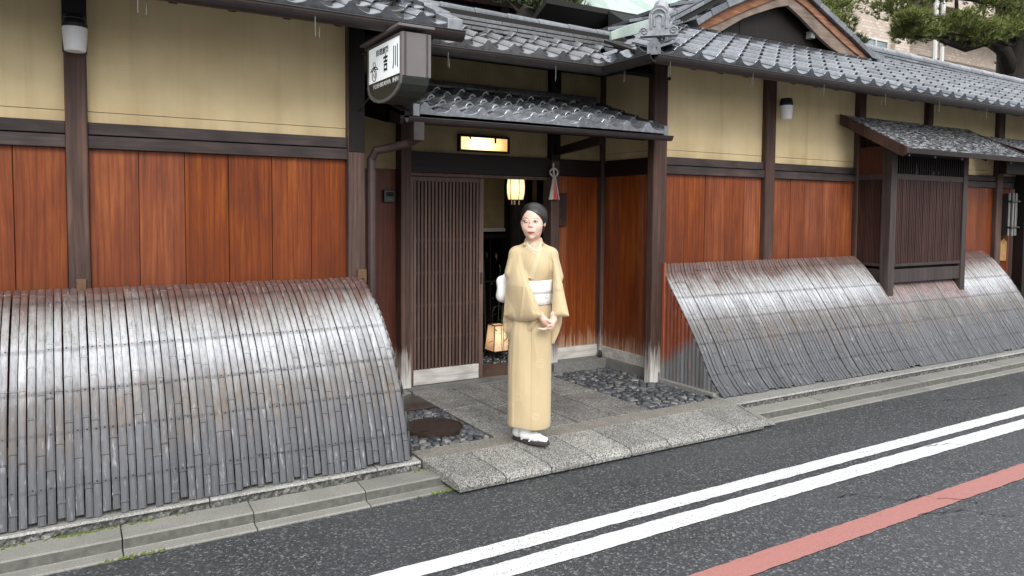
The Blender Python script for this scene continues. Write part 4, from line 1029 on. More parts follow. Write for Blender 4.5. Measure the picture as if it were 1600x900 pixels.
# closed ends of upright bamboo strips
def end_panel(f, x, cv, ymin, z0, mat, side):
    rn = random.Random(4); y = 4.925; w = .045
    while y > ymin:
        za = max((p.z for p in cv if p.y <= y), default=.3)
        i = min(range(len(cv)-1), key=lambda k: abs((cv[k].y+cv[k+1].y)/2-(y-w/2))); zt = (cv[i].z+cv[i+1].z)/2-.012
        zl = min(cv, key=lambda p: abs(p.y-(y-w))).z-.014; zh = min(cv, key=lambda p: abs(p.y-y)).z-.014
        if zt > z0+.02:
            a, b = y-.002, y-w+.002
            def iz(yy):
                for p, q in zip(cv, cv[1:]):
                    if q.y <= yy <= p.y: return p.z+(q.z-p.z)*(p.y-yy)/max(1e-6, p.y-q.y)-.014
                return cv[-1].z
            d = rn.uniform(-.002,.002)
            MB().add([(x+d,a,z0),(x+d,b,z0),(x+d,b,max(z0+.01,iz(b))),(x+d,a,max(z0+.01,iz(a))),(x+d+.004*side,(a+b)/2,z0),(x+d+.004*side,(a+b)/2,max(z0+.01,(iz(a)+iz(b))/2)),(x-.008*side,a,z0),(x-.008*side,b,z0),(x-.008*side,b,iz(b)),(x-.008*side,a,iz(a))],
                     [(0,4,5,3),(4,1,2,5),(0,3,9,6),(1,7,8,2)]).build('upright_slat', mat, f)
        y -= w
end_panel(fr_, 4.540, cvr, 4.27, .15, 'bamboo_side', -1)
rbox('edge_stone', 4.50, 4.60, 4.27, 4.912, .06, .150, 'granite_kerb', fr_, .006)
MB().prism([(4.32,.10),(4.90,.10),(4.90,.5),(4.40,.28)], 4.570, 4.60, 'x').build('backing', 'void', fr_)
rbox('corner_batten', 4.525, 4.545, 4.895, 4.925, .15, 1.18, 'bamboo_side', fr_, .003)
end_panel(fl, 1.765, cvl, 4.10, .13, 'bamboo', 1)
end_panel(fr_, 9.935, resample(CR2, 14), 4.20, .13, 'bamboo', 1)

# ================================================================ wall lamps
def wall_lamp(x, y, z, label):
    l = thing('wall_lamp', label, 'lamp', (x, y, z), 'white glass lamps on the wall posts')
    MB().lathe((x, y, z), [(.050,0),(.054,.004),(.060,.07),(.063,.135),(.058,.137)], 28).build('glass_shade', 'white_glass', l, smooth=False)
    MB().lathe((x, y, z), [(.064,.130),(.064,.150),(.055,.176),(.058,.18),(.05,.20)], 24).build('cap', 'black_metal', l)
    MB().box(x-.02, x+.02, y, 4.935, z+.15, z+.19).build('arm', 'black_metal', l)
    for p in l.children[0].data.polygons: p.use_smooth = len(p.vertices) == 4
    return l
wall_lamp(.072, 4.855, 2.495, 'white glass wall lamp with black cap on the left post near the edge')
wall_lamp(6.045, 4.87, 2.540, 'white glass wall lamp with black cap on the post right of the entrance')

# ================================================================ hanging sign box
def text_mesh(body, size, name, mat, parent, origin, ax, ay, sx=1.0, sy=1.0, off=0.0, shear=0.0, depth=.0006):
    cu = bpy.data.curves.new('lettering', 'FONT'); cu.body = body; cu.size = size; cu.align_x = 'CENTER'; cu.align_y = 'CENTER'; cu.extrude = depth; cu.offset = off; cu.shear = shear
    o = bpy.data.objects.new('lettering', cu); COL.objects.link(o)
    bpy.context.view_layer.update(); dg = bpy.context.evaluated_depsgraph_get(); me = bpy.data.meshes.new_from_object(o.evaluated_get(dg)); bpy.data.objects.remove(o)
    X = Vector(ax).normalized(); Y = Vector(ay).normalized(); Z = X.cross(Y); O = Vector(origin)
    for v in me.vertices: c = v.co.copy(); v.co = O + X*c.x*sx + Y*c.y*sy + Z*c.z
    me.materials.clear(); return link(name, me, mat, parent)
sg = thing('hanging_sign', 'grey box sign with black lettering on white hanging under the left eave beside the entrance', 'sign', (1.795, 4.37, 2.30))
Y0, Y1, ZT = 4.092, 4.650, 2.665
arc = []
for j in range(11):
    th = math.pi*j/10; arc.append(((Y0+Y1)/2 - (Y1-Y0)/2*math.cos(th), 2.405-.118*math.sin(th)))
prof = [(Y0,ZT),(Y0,2.405)]+arc[1:-1]+[(Y1,2.405),(Y1,ZT)]
MB().prism(prof, 1.712, 1.885, 'x').build('housing', 'sign_dark', sg, .004)
rbox('front_plate', 1.706, 1.892, Y0-.006, Y0, 2.412, ZT+.002, 'sign_grey', sg, .002)
for xx in (1.722, 1.862): rbox('front_rib', xx, xx+.010, Y0-.012, Y0-.006, 2.412, ZT, 'pipe_copper', sg, .002)
# rim round the face
inn_ = [((Y0+Y1)/2+(p[0]-(Y0+Y1)/2)*.935, 2.50+(p[1]-2.50)*.905) for p in prof]; vs = []; n = len(prof)
for xx in (1.700, 1.713): vs += [(xx,)+p for p in prof] + [(xx,)+p for p in inn_]
fs = []
for i in range(n):
    j = (i+1) % n; fs += [(i,j,n+j,n+i),(2*n+i,3*n+i,3*n+j,2*n+j),(i,2*n+i,2*n+j,j),(n+i,n+j,3*n+j,3*n+i)]
MB().add(vs, fs).build('rim', 'sign_grey', sg, .002)
face = [p for p in inn_]
up_ = [(inn_[0][0], inn_[0][1]), (inn_[0][0], 2.432), (inn_[-1][0], 2.432), (inn_[-1][0], inn_[-1][1])]
MB().prism(up_, 1.7065, 1.712, 'x').build('white_panel', 'sign_white', sg)
lo_ = [(inn_[1][0], 2.431)] + [p for p in inn_[1:-1] if p[1] < 2.431] + [(inn_[-1][0], 2.431)]
MB().prism(lo_, 1.7075, 1.712, 'x').build('black_panel', 'sign_dark', sg)
AX, AY = (0,-1,0), (0,0,1); FX = 1.7055
text_mesh('YOSHIKAWA  INN', .050, 'lettering', 'lettering', sg, (FX+.0012, 4.352, 2.402), AX, AY, 1.02, .78, .0006)
text_mesh('料理旅館', .052, 'lettering', 'ink', sg, (FX, 4.398, 2.602), AX, AY, 1.0, .85, .0008)
text_mesh('吉', .098, 'lettering', 'ink', sg, (FX, 4.345, 2.520), AX, AY, .78, 1.12, .0028)
text_mesh('川', .125, 'lettering', 'ink', sg, (FX, 4.185, 2.530), AX, AY, .72, 1.20, .0028)
lg = MB(); ly_, lz_ = 4.535, 2.500
ell = lambda cy, cz, ry, rz, a0=0, a1=360, n=22: [(FX, cy+ry*math.cos(R_(a0+(a1-a0)*i/n)), cz+rz*math.sin(R_(a0+(a1-a0)*i/n))) for i in range(n+1)]
lg.tube(ell(ly_, lz_-.020, .036, .040), .0028, 5); lg.tube(ell(ly_, lz_+.040, .020, .018), .0026, 5)
lg.tube([(FX, ly_+.062, lz_+.004),(FX, ly_+.04, lz_+.022),(FX, ly_, lz_+.028),(FX, ly_-.04, lz_+.022),(FX, ly_-.062, lz_+.004)], .0036, 5)
lg.tube([(FX, ly_+.062, lz_+.004),(FX, ly_+.03, lz_+.012),(FX, ly_, lz_+.016),(FX, ly_-.03, lz_+.012),(FX, ly_-.062, lz_+.004)], .0024, 5)
lg.tube(ell(ly_-.004, lz_-.018, .014, .022, 60, 380), .0024, 5); lg.tube([(FX, ly_, lz_+.012),(FX, ly_-.010, lz_-.004)], .0024, 5)
lg.build('emblem', 'ink', sg)
MB().prism([(Y0-.035,2.690),(Y1+.06,2.680),(Y1+.06,2.695),(Y0-.035,2.706)], 1.672, 1.905, 'x').build('cover_board', 'sign_grey', sg, .003)
MB().tube([(1.80,4.30,2.70),(1.80,4.30,2.80)], .008, 8).build('hanger', 'black_metal', sg); MB().tube([(1.80,4.58,2.69),(1.80,4.90,2.69),(1.76,4.925,2.69)], .010, 8).build('bracket', 'black_metal', sg)
MB().tube([(1.80,4.55,2.50),(1.74,4.925,2.30)], .006, 6).build('stay', 'black_metal', sg)

# ================================================================ lanterns and things at the door
ln = thing('hanging_lantern', 'lit paper lantern with black frame hanging inside the open doorway', 'lantern', (3.84, 6.3, 1.70))
LX, LY = 3.84, 6.3
MB().lathe((LX, LY, 1.735), [(.062,0),(.075,.01),(.086,.07),(.088,.14),(.082,.20),(.074,.215)], 20).build('paper_shade', 'lit_lantern', ln, smooth=True)
fm = MB()
for zz, rr in ((1.735,.077),(1.950,.077)): fm.tube([(LX+rr*math.cos(a), LY+rr*math.sin(a), zz) for a in np.linspace(0, 2*math.pi, 19)], .005, 5, False)
for k in range(6):
    a = k*math.pi/3+.35; fm.tube([(LX+r*math.cos(a), LY+r*math.sin(a), 1.735+h) for r, h in ((.076,0),(.089,.07),(.091,.14),(.086,.20),(.076,.215))], .0035, 5)
fm.build('frame', 'black_metal', ln)
for k in range(5):
    a = k*math.pi*2/5; MB().tube([(LX+.04*math.cos(a), LY+.04*math.sin(a), 1.733),(LX+.04*math.cos(a), LY+.04*math.sin(a), 1.690)], .006, 6).build('tassel', 'cord_white', ln)
MB().tube([(LX,LY,1.95),(LX,LY,2.45)], .004, 5).build('cord', 'black_metal', ln)
tw = MB(); rn = random.Random(2)
for k in range(2):
    p = Vector((LX-.06+.05*k, LY-.094, 1.80)); pts = [p.copy()]
    for i in range(6): p = p+Vector((rn.uniform(-.012,.018), 0, .02)); pts.append(p.copy())
    tw.tube(pts, .0022, 4)
tw.build('painted_twig', 'ink', ln)
an = thing('floor_lantern', 'glowing square paper lantern standing on dark cobbles inside the doorway', 'lantern', (3.75, 6.5, .12))
AXc, AYc = 3.755, 6.5
def frustum(m, c, h0, h1, z0, z1): return m.add([(c[0]-h0,c[1]-h0,z0),(c[0]+h0,c[1]-h0,z0),(c[0]+h0,c[1]+h0,z0),(c[0]-h0,c[1]+h0,z0),(c[0]-h1,c[1]-h1,z1),(c[0]+h1,c[1]-h1,z1),(c[0]+h1,c[1]+h1,z1),(c[0]-h1,c[1]+h1,z1)], [(3,2,1,0),(4,5,6,7),(0,1,5,4),(1,2,6,5),(2,3,7,6),(3,0,4,7)])
frustum(MB(), (AXc, AYc), .095, .070, .215, .470).build('paper_shade', 'lit_andon', an)
fm = MB()
for sx in (-1, 0, 1):
    for sy in (-1, 1): fm.tube([(AXc+sx*.099, AYc+sy*.099, .12 if sx else .215),(AXc+sx*.072, AYc+sy*.072, .478)], .005 if sx else .003, 6)
for z_, h_ in ((.215,.100),(.475,.074)):
    for a, b in (((-1,-1),(1,-1)),((1,-1),(1,1)),((1,1),(-1,1)),((-1,1),(-1,-1))): fm.tube([(AXc+a[0]*h_,AYc+a[1]*h_,z_),(AXc+b[0]*h_,AYc+b[1]*h_,z_)], .005, 6)
fm.tube([(AXc-.06,AYc,.478),(AXc-.06,AYc,.60),(AXc-.03,AYc,.66),(AXc+.03,AYc,.66),(AXc+.06,AYc,.60),(AXc+.06,AYc,.478)], .005, 6)
fm.build('frame', 'black_metal', an)
# bamboo grass and pebbles beside it
bg_ = MB(); rn = random.Random(8)
for i in range(90):
    c = Vector((AXc+rn.gauss(.05,.10), AYc-.14+rn.gauss(0,.03), rn.uniform(.28,.52) if i < 45 else rn.uniform(.15,1.25)))
    if i >= 45: c.x += rn.uniform(-.15,.15); c.y += .35
    d = Vector((rn.uniform(-1,1), rn.uniform(-.4,.4), rn.uniform(-.7,.3))).normalized()*rn.uniform(.05,.10); u = Vector((0,0,1)).cross(d).normalized()*.010
    bg_.add([c, c+d*.4+u, c+d, c+d*.4-u], [(0,1,2,3)])
for i in range(10): x = AXc+rn.uniform(-.15,.25); bg_.tube([(x, AYc-.12+.3*(i % 2), .12),(x+rn.uniform(-.04,.04), AYc-.12+.3*(i % 2), rn.uniform(.5,1.2))], .003, 4)
o = bg_.build('bamboo_grass', 'dark_needles', kind='stuff'); tag(o, 'dark bamboo grass growing round the glowing floor lantern', 'grass')
pb = MB(); ico = None
for i in range(420):
    c = (rn.uniform(3.25,4.15), rn.uniform(6.28,6.9), .118); r = rn.uniform(.014,.030); a0 = rn.uniform(0, 3)
    vs = [(c[0]+r*math.cos(a0+k*1.047), c[1]+r*.8*math.sin(a0+k*1.047), c[2]+r*.15) for k in range(6)]+[(c[0]+r*.6*math.cos(a0+k*1.047), c[1]+r*.5*math.sin(a0+k*1.047), c[2]+r*.75) for k in range(6)]
    pb.add(vs, [(k, (k+1) % 6, 6+(k+1) % 6, 6+k) for k in range(6)]+[(6,7,8,9,10,11)])
o = pb.build('pebbles', 'cobble', kind='stuff'); tag(o, 'dark river pebbles heaped round the floor lantern', 'pebbles')
# straw-cord ornament with red and white paper
orn = thing('new_year_ornament', 'red and white paper ornament hanging on the post right of the doorway', 'ornament', (3.885, 5.70, 1.73))
OX, OY = 3.885, 5.700
MB().tube([(OX+.042*math.cos(a), OY, 1.985+.036*math.sin(a)) for a in np.linspace(0, 2*math.pi, 21)], .008, 6, False).build('cord_ring', 'cord_white', orn)
MB().tube([(OX, OY+.01, 2.07),(OX-.006, OY, 2.02),(OX, OY-.002, 1.95)], .009, 6).build('cord_knot', 'cord_white', orn)
for (a0, a1, mt) in ((-1.0,-.38,'cord_white'),(-.36,.78,'red_lacquer'),(.80,1.0,'cord_white')):
    MB().add([(OX+a0*.012,OY-.012,1.955),(OX+a1*.012,OY-.012,1.955),(OX+a1*.058,OY-.014-.01*(1-a1*a1),1.735),(OX+a0*.058,OY-.014-.01*(1-a0*a0),1.735),
              (OX+a0*.012,OY,1.955),(OX+a1*.012,OY,1.955),(OX+a1*.058,OY,1.735),(OX+a0*.058,OY,1.735)], [(0,3,2,1),(4,5,6,7),(0,1,5,4),(3,7,6,2),(0,4,7,3),(1,2,6,5)]).build('paper_fold', mt, orn)
for k in range(5): MB().tube([(OX+(k-2)*.002, OY-.018, 1.95),(OX+(k-2)*.020, OY-.024, 1.74)], .0016, 4).build('string', 'cord_white', orn)
pq = thing('name_plaque', 'small dark wooden name plaque with black characters on the red boards behind the woman', 'plaque', (4.04, 5.80, 1.49))
rbox('board', 3.985, 4.098, 5.792, 5.818, 1.490, 1.80, 'lattice_wood', pq, .003)
text_mesh('吉', .090, 'lettering', 'ink', pq, (4.041, 5.7905, 1.730), (1,0,0), (0,0,1), .9, 1.0, .002); text_mesh('川', .105, 'lettering', 'ink', pq, (4.041, 5.7905, 1.600), (1,0,0), (0,0,1), .85, 1.25, .003)
ic = thing('intercom', 'small black intercom box on the dark red boards left of the lattice door', 'intercom', (2.33, 5.83, 1.72))
rbox('housing', 2.265, 2.368, 5.805, 5.845, 1.690, 1.792, 'black_metal', ic, .005); MB().lathe((2.32,5.803,1.715), [(.003,-.003),(.006,0),(.003,.003)], 8).build('button', 'lettering', ic)
rbox('speaker_plate', 2.285, 2.35, 5.802, 5.806, 1.74, 1.775, 'under_tile', ic, .002)
# far right: slatted lantern, wooden tag, red lantern
sl = thing('slatted_lantern', 'grey upright slatted lantern bound with two black hoops by the far right entrance', 'lantern', (10.44, 4.87, 1.36))
for i in range(7):
    xx = 10.345+i*.030; MB().tube([(xx,4.86-.02*math.sin(math.pi*i/6),1.36),(xx,4.86-.02*math.sin(math.pi*i/6),1.905)], .013, 8).build('bamboo_rod', 'paper_grey' if i % 2 == 0 else 'bay_wood', sl)
for zz in (1.46,1.79): rbox('hoop', 10.325, 10.545, 4.815, 4.89, zz, zz+.018, 'black_metal', sl, .003)
rbox('back_box', 10.33, 10.54, 4.88, 4.93, 1.36, 1.90, 'black_metal', sl, .003)
tg = MB().prism([(10.375,1.03),(10.53,1.03),(10.53,1.28),(10.4525,1.325),(10.375,1.28)], 4.955, 4.972, 'y').build('wooden_tag', 'tag_wood', None, .003)
tag(tg, 'small yellow-brown wooden tag with pointed top below the slatted lantern', 'tag')
rl = thing('red_lantern', 'edge of a red lantern hanging at the far right entrance', 'lantern', (10.80, 4.78, 1.55))
MB().lathe((10.80, 4.76, 1.55), [(.06,0),(.095,.04),(.105,.12),(.095,.20),(.06,.24)], 16).build('paper_shade', 'red_lacquer', rl, smooth=True); MB().tube([(10.80,4.76,1.79),(10.80,4.76,2.2)], .006, 5).build('cord', 'black_metal', rl)
for zz in (1.545,1.785): MB().lathe((10.80,4.76,zz), [(.062,0),(.062,.014)], 14).build('ring', 'black_metal', rl)

# ================================================================ buildings and trees behind
nb = thing('neighbouring_house', 'dark timber house wall rising behind the middle roof above the entrance', 'house', (5, 8, 0))
rbox('wall', -6, 10.5, 8.0, 8.4, 0, 6.2, 'dark_wood', nb, 0)
rbox('plaster_panel', 3.2, 4.55, 7.96, 8.0, 3.55, 4.05, 'plaster_dull', nb, 0)
rbox('beam', -6, 10.5, 7.90, 8.0, 4.10, 4.26, 'post_wood', nb, .004)
rbox('beam', -6, 10.5, 7.93, 8.0, 3.30, 3.45, 'dark_wood', nb, .004)
for xx in (1.5,3.1,4.6,6.0,7.4): rbox('post', xx, xx+.12, 7.92, 8.0, 2.5, 4.1, 'dark_wood', nb, .004)
rbox('eave', -6, 6.4, 7.2, 8.0, 4.30, 4.36, 'tile', nb, .004)
rbox('window', 5.2, 5.95, 7.97, 8.0, 3.5, 4.05, 'window_glass', nb, 0)
ap = thing('apartment_block', 'tall brick-clad apartment block behind the pines at the upper right', 'building', (30, 18, 0))
rbox('wall', 14, 28.5, 18, 24, 0, 16, 'brick_cladding', ap, 0); rbox('wall', 29.3, 52, 19.2, 24, 0, 16, 'brick_cladding', ap, 0)
rbox('corner_pier', 28.5, 29.5, 17.8, 24, 0, 16, 'brick_cladding', ap, .02)
for z0 in (3.6,6.9,10.2,13.4): rbox('balcony_slab', 29.5, 52, 17.4, 19.2, z0, z0+1.15, 'brown_render' if z0 < 10 else 'brick_cladding', ap, .02)
for z0 in (.8,4.0,7.2,13.6):
    for x0 in (18.5,22.5,26.7):
        w_ = rbox('window', x0, x0+1.5, 17.97, 18.0, z0, z0+1.25, 'window_glass', ap, 0)
        for a in ((x0-.05,x0+1.55,z0-.08,z0),(x0-.05,x0+1.55,z0+1.25,z0+1.33),(x0-.05,x0,z0,z0+1.25),(x0+1.5,x0+1.55,z0,z0+1.25),(x0+.72,x0+.78,z0,z0+1.25)): MB().box(a[0], a[1], 17.93, 18.0, a[2], a[3]).build('frame', 'pale_frame', w_)
rbox('recess_wall', 29.5, 52, 19.17, 19.2, 0, 6.9, 'brown_render', ap, 0)
for z0 in (4.75,11.9):
    for x0 in (38.6,44.0):
        w_ = rbox('window', x0, x0+2.3, 19.16, 19.2, z0, z0+1.9, 'window_glass', ap, 0)
        for a in ((x0-.06,x0,z0,z0+1.9),(x0+2.3,x0+2.36,z0,z0+1.9),(x0+1.12,x0+1.18,z0,z0+1.9),(x0-.06,x0+2.36,z0+1.9,z0+1.98)): MB().box(a[0], a[1], 19.1, 19.2, a[2], a[3]).build('frame', 'pale_frame', w_)
for xx in (30.4,30.9): MB().tube([(xx,17.3,0),(xx,17.3,16)], .10, 8).build('drain_pipe', 'pale_frame', ap)

def pine(label, base, trunk, rt_, pads, seed, clumps=150, nl=.16, leafm='pine_needles', limbs=()):
    """trunk: polyline; pads: (centre, rx, ry, rz) flat cushions of needle tufts"""
    t_ = thing('pine_tree', label, 'tree', base); rn = random.Random(seed)
    m = MB(); m.tube(trunk, rt_, 10); m.build('trunk', 'bark', t_, smooth=True)
    lm = MB()
    for c, rx, ry, rz in pads:
        c = Vector(c); s_ = min((Vector(p) for p in trunk), key=lambda p: (p-c).length+abs(p.z-c.z+.3)); mid = s_.lerp(c, .5)+Vector((0,0,-.12*rx)); k = min(.07, max(.012, rx*.07))
        lm.tube([s_, mid, c+Vector((0,0,-rz*.5))], [k*1.6, k, k*.5], 6)
        for q in range(5): e = c+Vector((rn.uniform(-.8,.8)*rx, rn.uniform(-.8,.8)*ry, rn.uniform(-.4,.3)*rz)); lm.tube([mid.lerp(c,.5), e], [k*.5, k*.2], 5)
    for L_ in limbs: lm.tube(L_[0], L_[1], 8)
    lm.build('branch', 'bark', t_, smooth=True)
    cr = MB()
    for c, rx, ry, rz in pads:
        for i in range(int(clumps)):
            while True:
                u = Vector((rn.uniform(-1,1), rn.uniform(-1,1), rn.uniform(-1,1)))
                if .30 < u.length < 1: break
            wv = 1+.25*math.sin(u.x*7+c[0])+.15*math.sin(u.y*9)
            p = Vector((c[0]+u.x*rx*wv, c[1]+u.y*ry*wv, c[2]+u.z*rz*wv)); ax = Vector((u.x*.6+rn.uniform(-.4,.4), u.y*.6+rn.uniform(-.4,.4), .55+.3*u.z)).normalized()
            for k in range(9):
                d = (ax+Vector((rn.uniform(-1,1), rn.uniform(-1,1), rn.uniform(-.7,.9)))*.85).normalized()*nl*rn.uniform(.7,1.15); s = d.cross(Vector((rn.uniform(-1,1),rn.uniform(-1,1),rn.uniform(-1,1)))).normalized()*nl*.065
                cr.add([p-s, p+s, p+d], [(0,1,2)])
    cr.build('crown', leafm, t_)
    return t_
Pd = []
for (x, z, r) in ((17.95,6.85,.75),(18.6,7.25,.80),(18.35,6.2,.62),(19.1,6.35,.70),(19.9,6.6,.75),(19.5,7.35,.62),(20.6,6.35,.75),(20.4,7.6,.6),(21.3,6.5,.72),(21.6,7.4,.8),(22.3,6.9,.7),(22.9,7.7,.85),(23.6,6.6,.75),(17.6,7.7,.7),(18.9,8.1,.8),(24.4,7.3,.9),(23.3,8.6,1.0),(21.2,8.5,.9),(24.2,6.2,.8),(17.75,6.35,.45)):
    Pd.append(((x, 11+((x*7) % 1.0-.5)*1.2, z), r*.95, r*.9, r*.36))
pine('large spreading green pine with thick dark trunk at the upper right corner', (23.6,11,0), [(23.7,11,0),(23.75,11,3),(23.5,11,5.2),(23.4,11,6.4),(23.0,11,7.6),(22.6,11,9.2)], [.62,.52,.50,.46,.36,.2], Pd, 31, 290, .18,
     limbs=[([(23.4,11,5.5),(22.7,11,6.3),(21.9,11,6.45),(20.8,11,6.1),(19.6,11,6.15)], [.28,.20,.16,.12,.06]),([(19.8,11,6.2),(20.3,11,6.9),(20.2,11,7.7)], [.08,.06,.03])])
Pd = []
for (x, z, r) in ((17.15,6.05,.62),(17.7,6.45,.60),(18.35,6.85,.55),(17.3,7.1,.75),(18.1,7.4,.75),(18.9,6.0,.42),(18.75,5.85,.5),(16.6,6.6,.7),(18.7,6.35,.4)):
    Pd.append(((x, 13+((x*5) % 1-.5), z-.05), r, r, r*.42))
pine('smaller green pine partly hidden behind the right slope of the gable', (16.8,13,0), [(16.8,13,0),(16.9,13,4),(17.0,13,6),(17.1,13,7.8)], [.25,.22,.16,.08], Pd, 33, 290, .18)
Pd = [((3.92,6.6,3.80),.26,.2,.09),((4.25,6.5,3.93),.25,.2,.09),((4.72,6.6,3.82),.16,.14,.08),((3.55,6.8,4.05),.3,.2,.1),((4.7,6.9,4.1),.3,.2,.1),((4.12,6.4,3.72),.10,.10,.08)]
pine('old pine with knotted dark trunk behind the middle roof above the entrance', (4.2,6.7,0), [(4.25,6.9,0),(4.15,6.7,2.8),(4.20,6.6,3.45),(4.12,6.6,3.62),(4.22,6.6,3.80),(4.10,6.6,4.1),(4.2,6.6,4.6)], [.12,.11,.10,.13,.085,.10,.07], Pd, 37, 34, .11, 'dark_needles')
# ================================================================ the woman in the kimono
PO = Vector((2.580, 4.030, .1225)); PA = R_(32.6)
PX = Vector((math.cos(PA), -math.sin(PA), 0)); PY = Vector((math.sin(PA), math.cos(PA), 0))
def PW(v): return PO + PX*v[0] + PY*v[1] + Vector((0, 0, v[2]))
class Field:
    def __init__(s, lo, hi, h):
        s.lo = np.array(lo, float); s.h = h; s.n = np.ceil((np.array(hi)-s.lo)/h).astype(int)+1
        s.ax = [s.lo[i]+h*np.arange(s.n[i]) for i in range(3)]; s.f = np.full(tuple(s.n), 1.0, np.float32)
        s.T = None
    def sub(s, lo, hi):
        sl = []; 
        for i in range(3):
            a = int(max(0, math.floor((lo[i]-s.lo[i])/s.h))); b = int(min(s.n[i], math.ceil((hi[i]-s.lo[i])/s.h)+1)); sl.append(slice(a, max(a+1, b)))
        g = np.meshgrid(s.ax[0][sl[0]], s.ax[1][sl[1]], s.ax[2][sl[2]], indexing='ij'); return tuple(sl), g
    def comb(s, sl, d, k, op):
        a = s.f[sl]
        if op == 'add':
            if k > 0: h = np.clip(.5+.5*(a-d)/k, 0, 1); r = a*(1-h)+d*h-k*h*(1-h)
            else: r = np.minimum(a, d)
        else:
            d = -d
            if k > 0: h = np.clip(.5-.5*(a-d)/k, 0, 1); r = a*(1-h)+d*h+k*h*(1-h)
            else: r = np.maximum(a, d)
        s.f[sl] = r.astype(np.float32)
    def frame(s, c, yaw, roll=0):            # subsequent ell()/cone() centres are in this frame
        s.T = (np.array(c, float), yaw, roll)
    def loc(s, g):
        if s.T is None: return g
        c, y, r = s.T; x, yy, z = g[0]-c[0], g[1]-c[1], g[2]-c[2]
        x, yy = x*math.cos(y)+yy*math.sin(y), -x*math.sin(y)+yy*math.cos(y)
        x, z = x*math.cos(r)+z*math.sin(r), -x*math.sin(r)+z*math.cos(r); return (x, yy, z)
    def glob(s, p):
        if s.T is None: return np.array(p, float)
        c, y, r = s.T; x, yy, z = p
        x, z = x*math.cos(r)-z*math.sin(r), x*math.sin(r)+z*math.cos(r)
        return np.array([x*math.cos(y)-yy*math.sin(y), x*math.sin(y)+yy*math.cos(y), z])+c
    def ell(s, c, r, k=.01, op='add'):
        G = s.glob(c); m = max(r)+k+.01; sl, g = s.sub(G-m, G+m); x, y, z = s.loc(g)
        q0 = np.sqrt(((x-c[0])/r[0])**2+((y-c[1])/r[1])**2+((z-c[2])/r[2])**2); q1 = np.sqrt(((x-c[0])/r[0]**2)**2+((y-c[1])/r[1]**2)**2+((z-c[2])/r[2]**2)**2)+1e-9
        s.comb(sl, q0*(q0-1)/q1, k, op)
    def cone(s, a, b, ra, rb, k=.01, op='add'):
        A, B = s.glob(a), s.glob(b); m = max(ra, rb)+k+.01; sl, g = s.sub(np.minimum(A, B)-m, np.maximum(A, B)+m)
        d = B-A; t = ((g[0]-A[0])*d[0]+(g[1]-A[1])*d[1]+(g[2]-A[2])*d[2])/max(1e-9, d@d); t = np.clip(t, 0, 1)
        D = np.sqrt((g[0]-A[0]-t*d[0])**2+(g[1]-A[1]-t*d[1])**2+(g[2]-A[2]-t*d[2])**2)-(ra+(rb-ra)*t); s.comb(sl, D, k, op)
    def sheet(s, poly, yc, T, w=.03, tmin=.006, k=.008, op='add', disp=None, y0=-.35, y1=.30):
        """closed outline in the x-z plane, swollen about the surface y = yc(x, z)"""
        P = np.array(poly); sl, g = s.sub((P[:,0].min()-.02, y0, P[:,1].min()-.02), (P[:,0].max()+.02, y1, P[:,1].max()+.02))
        x, z = g[0][:,0,:], g[2][:,0,:]; d2 = np.full(x.shape, 1e9); sg = np.ones(x.shape)
        n = len(P)
        for i in range(n):
            a, b = P[i], P[(i+1) % n]; e = b-a; wx, wz = x-a[0], z-a[1]; t = np.clip((wx*e[0]+wz*e[1])/(e@e), 0, 1)
            d2 = np.minimum(d2, (wx-e[0]*t)**2+(wz-e[1]*t)**2)
            c1 = z >= a[1]; c2 = z < b[1]; c3 = e[0]*wz > e[1]*wx; fl_ = (c1 & c2 & c3) | (~c1 & ~c2 & ~c3); sg = np.where(fl_, -sg, sg)
        d = sg*np.sqrt(d2); Th = tmin+(T-tmin)*(1-np.exp(-np.clip(-d, 0, 1)/w)); Y = yc(x, z)
        if disp is not None: Y = Y+disp(x, z)
        D = np.maximum(d[:,None,:], np.abs(g[1]-Y[:,None,:])-Th[:,None,:]); s.comb(sl, D*.8, k, op)
    def mesh(s, name, smooth_it=1):
        f = s.f; n = f.shape; ins = f < 0
        c = sum(ins[i:n[0]-1+i, j:n[1]-1+j, k:n[2]-1+k].astype(np.int8) for i in (0,1) for j in (0,1) for k in (0,1))
        cell = (c > 0) & (c < 8); idx = np.full(cell.shape, -1, np.int64); ci = np.argwhere(cell); idx[cell] = np.arange(len(ci))
        acc = np.zeros((len(ci), 3)); cnt = np.zeros(len(ci)); off = [(i,j,k) for i in (0,1) for j in (0,1) for k in (0,1)]
        for a in off:
            for d in range(3):
                if a[d]: continue
                b = list(a); b[d] = 1
                fa = f[ci[:,0]+a[0], ci[:,1]+a[1], ci[:,2]+a[2]]; fb = f[ci[:,0]+b[0], ci[:,1]+b[1], ci[:,2]+b[2]]
                m = (fa < 0) != (fb < 0); t = np.where(m, fa/np.where(m, fa-fb, 1), 0); p = np.tile(np.array(a, float), (len(ci), 1)); p[:,d] += t
                acc[m] += p[m]; cnt[m] += 1
        V = (ci+acc/cnt[:,None])*s.h+s.lo; F = []
        for d in range(3):
            e = [1,1,1]; a = ins[tuple(slice(0, n[q]-1) if q == d else slice(1, n[q]-1) for q in range(3))]; b = ins[tuple(slice(1, n[q]) if q == d else slice(1, n[q]-1) for q in range(3))]
            w = np.argwhere(a != b); 
            if not len(w): continue
            i0 = w.copy()
            for q in range(3):
                if q != d: i0[:,q] += 1
            u, v = [q for q in range(3) if q != d]
            def I(du, dv):
                k = i0.copy(); k[:,u] -= du; k[:,v] -= dv; return idx[k[:,0], k[:,1], k[:,2]]
            qd = np.stack([I(0,0), I(1,0), I(1,1), I(0,1)], 1); flip = a[w[:,0], w[:,1], w[:,2]] == (d != 1)
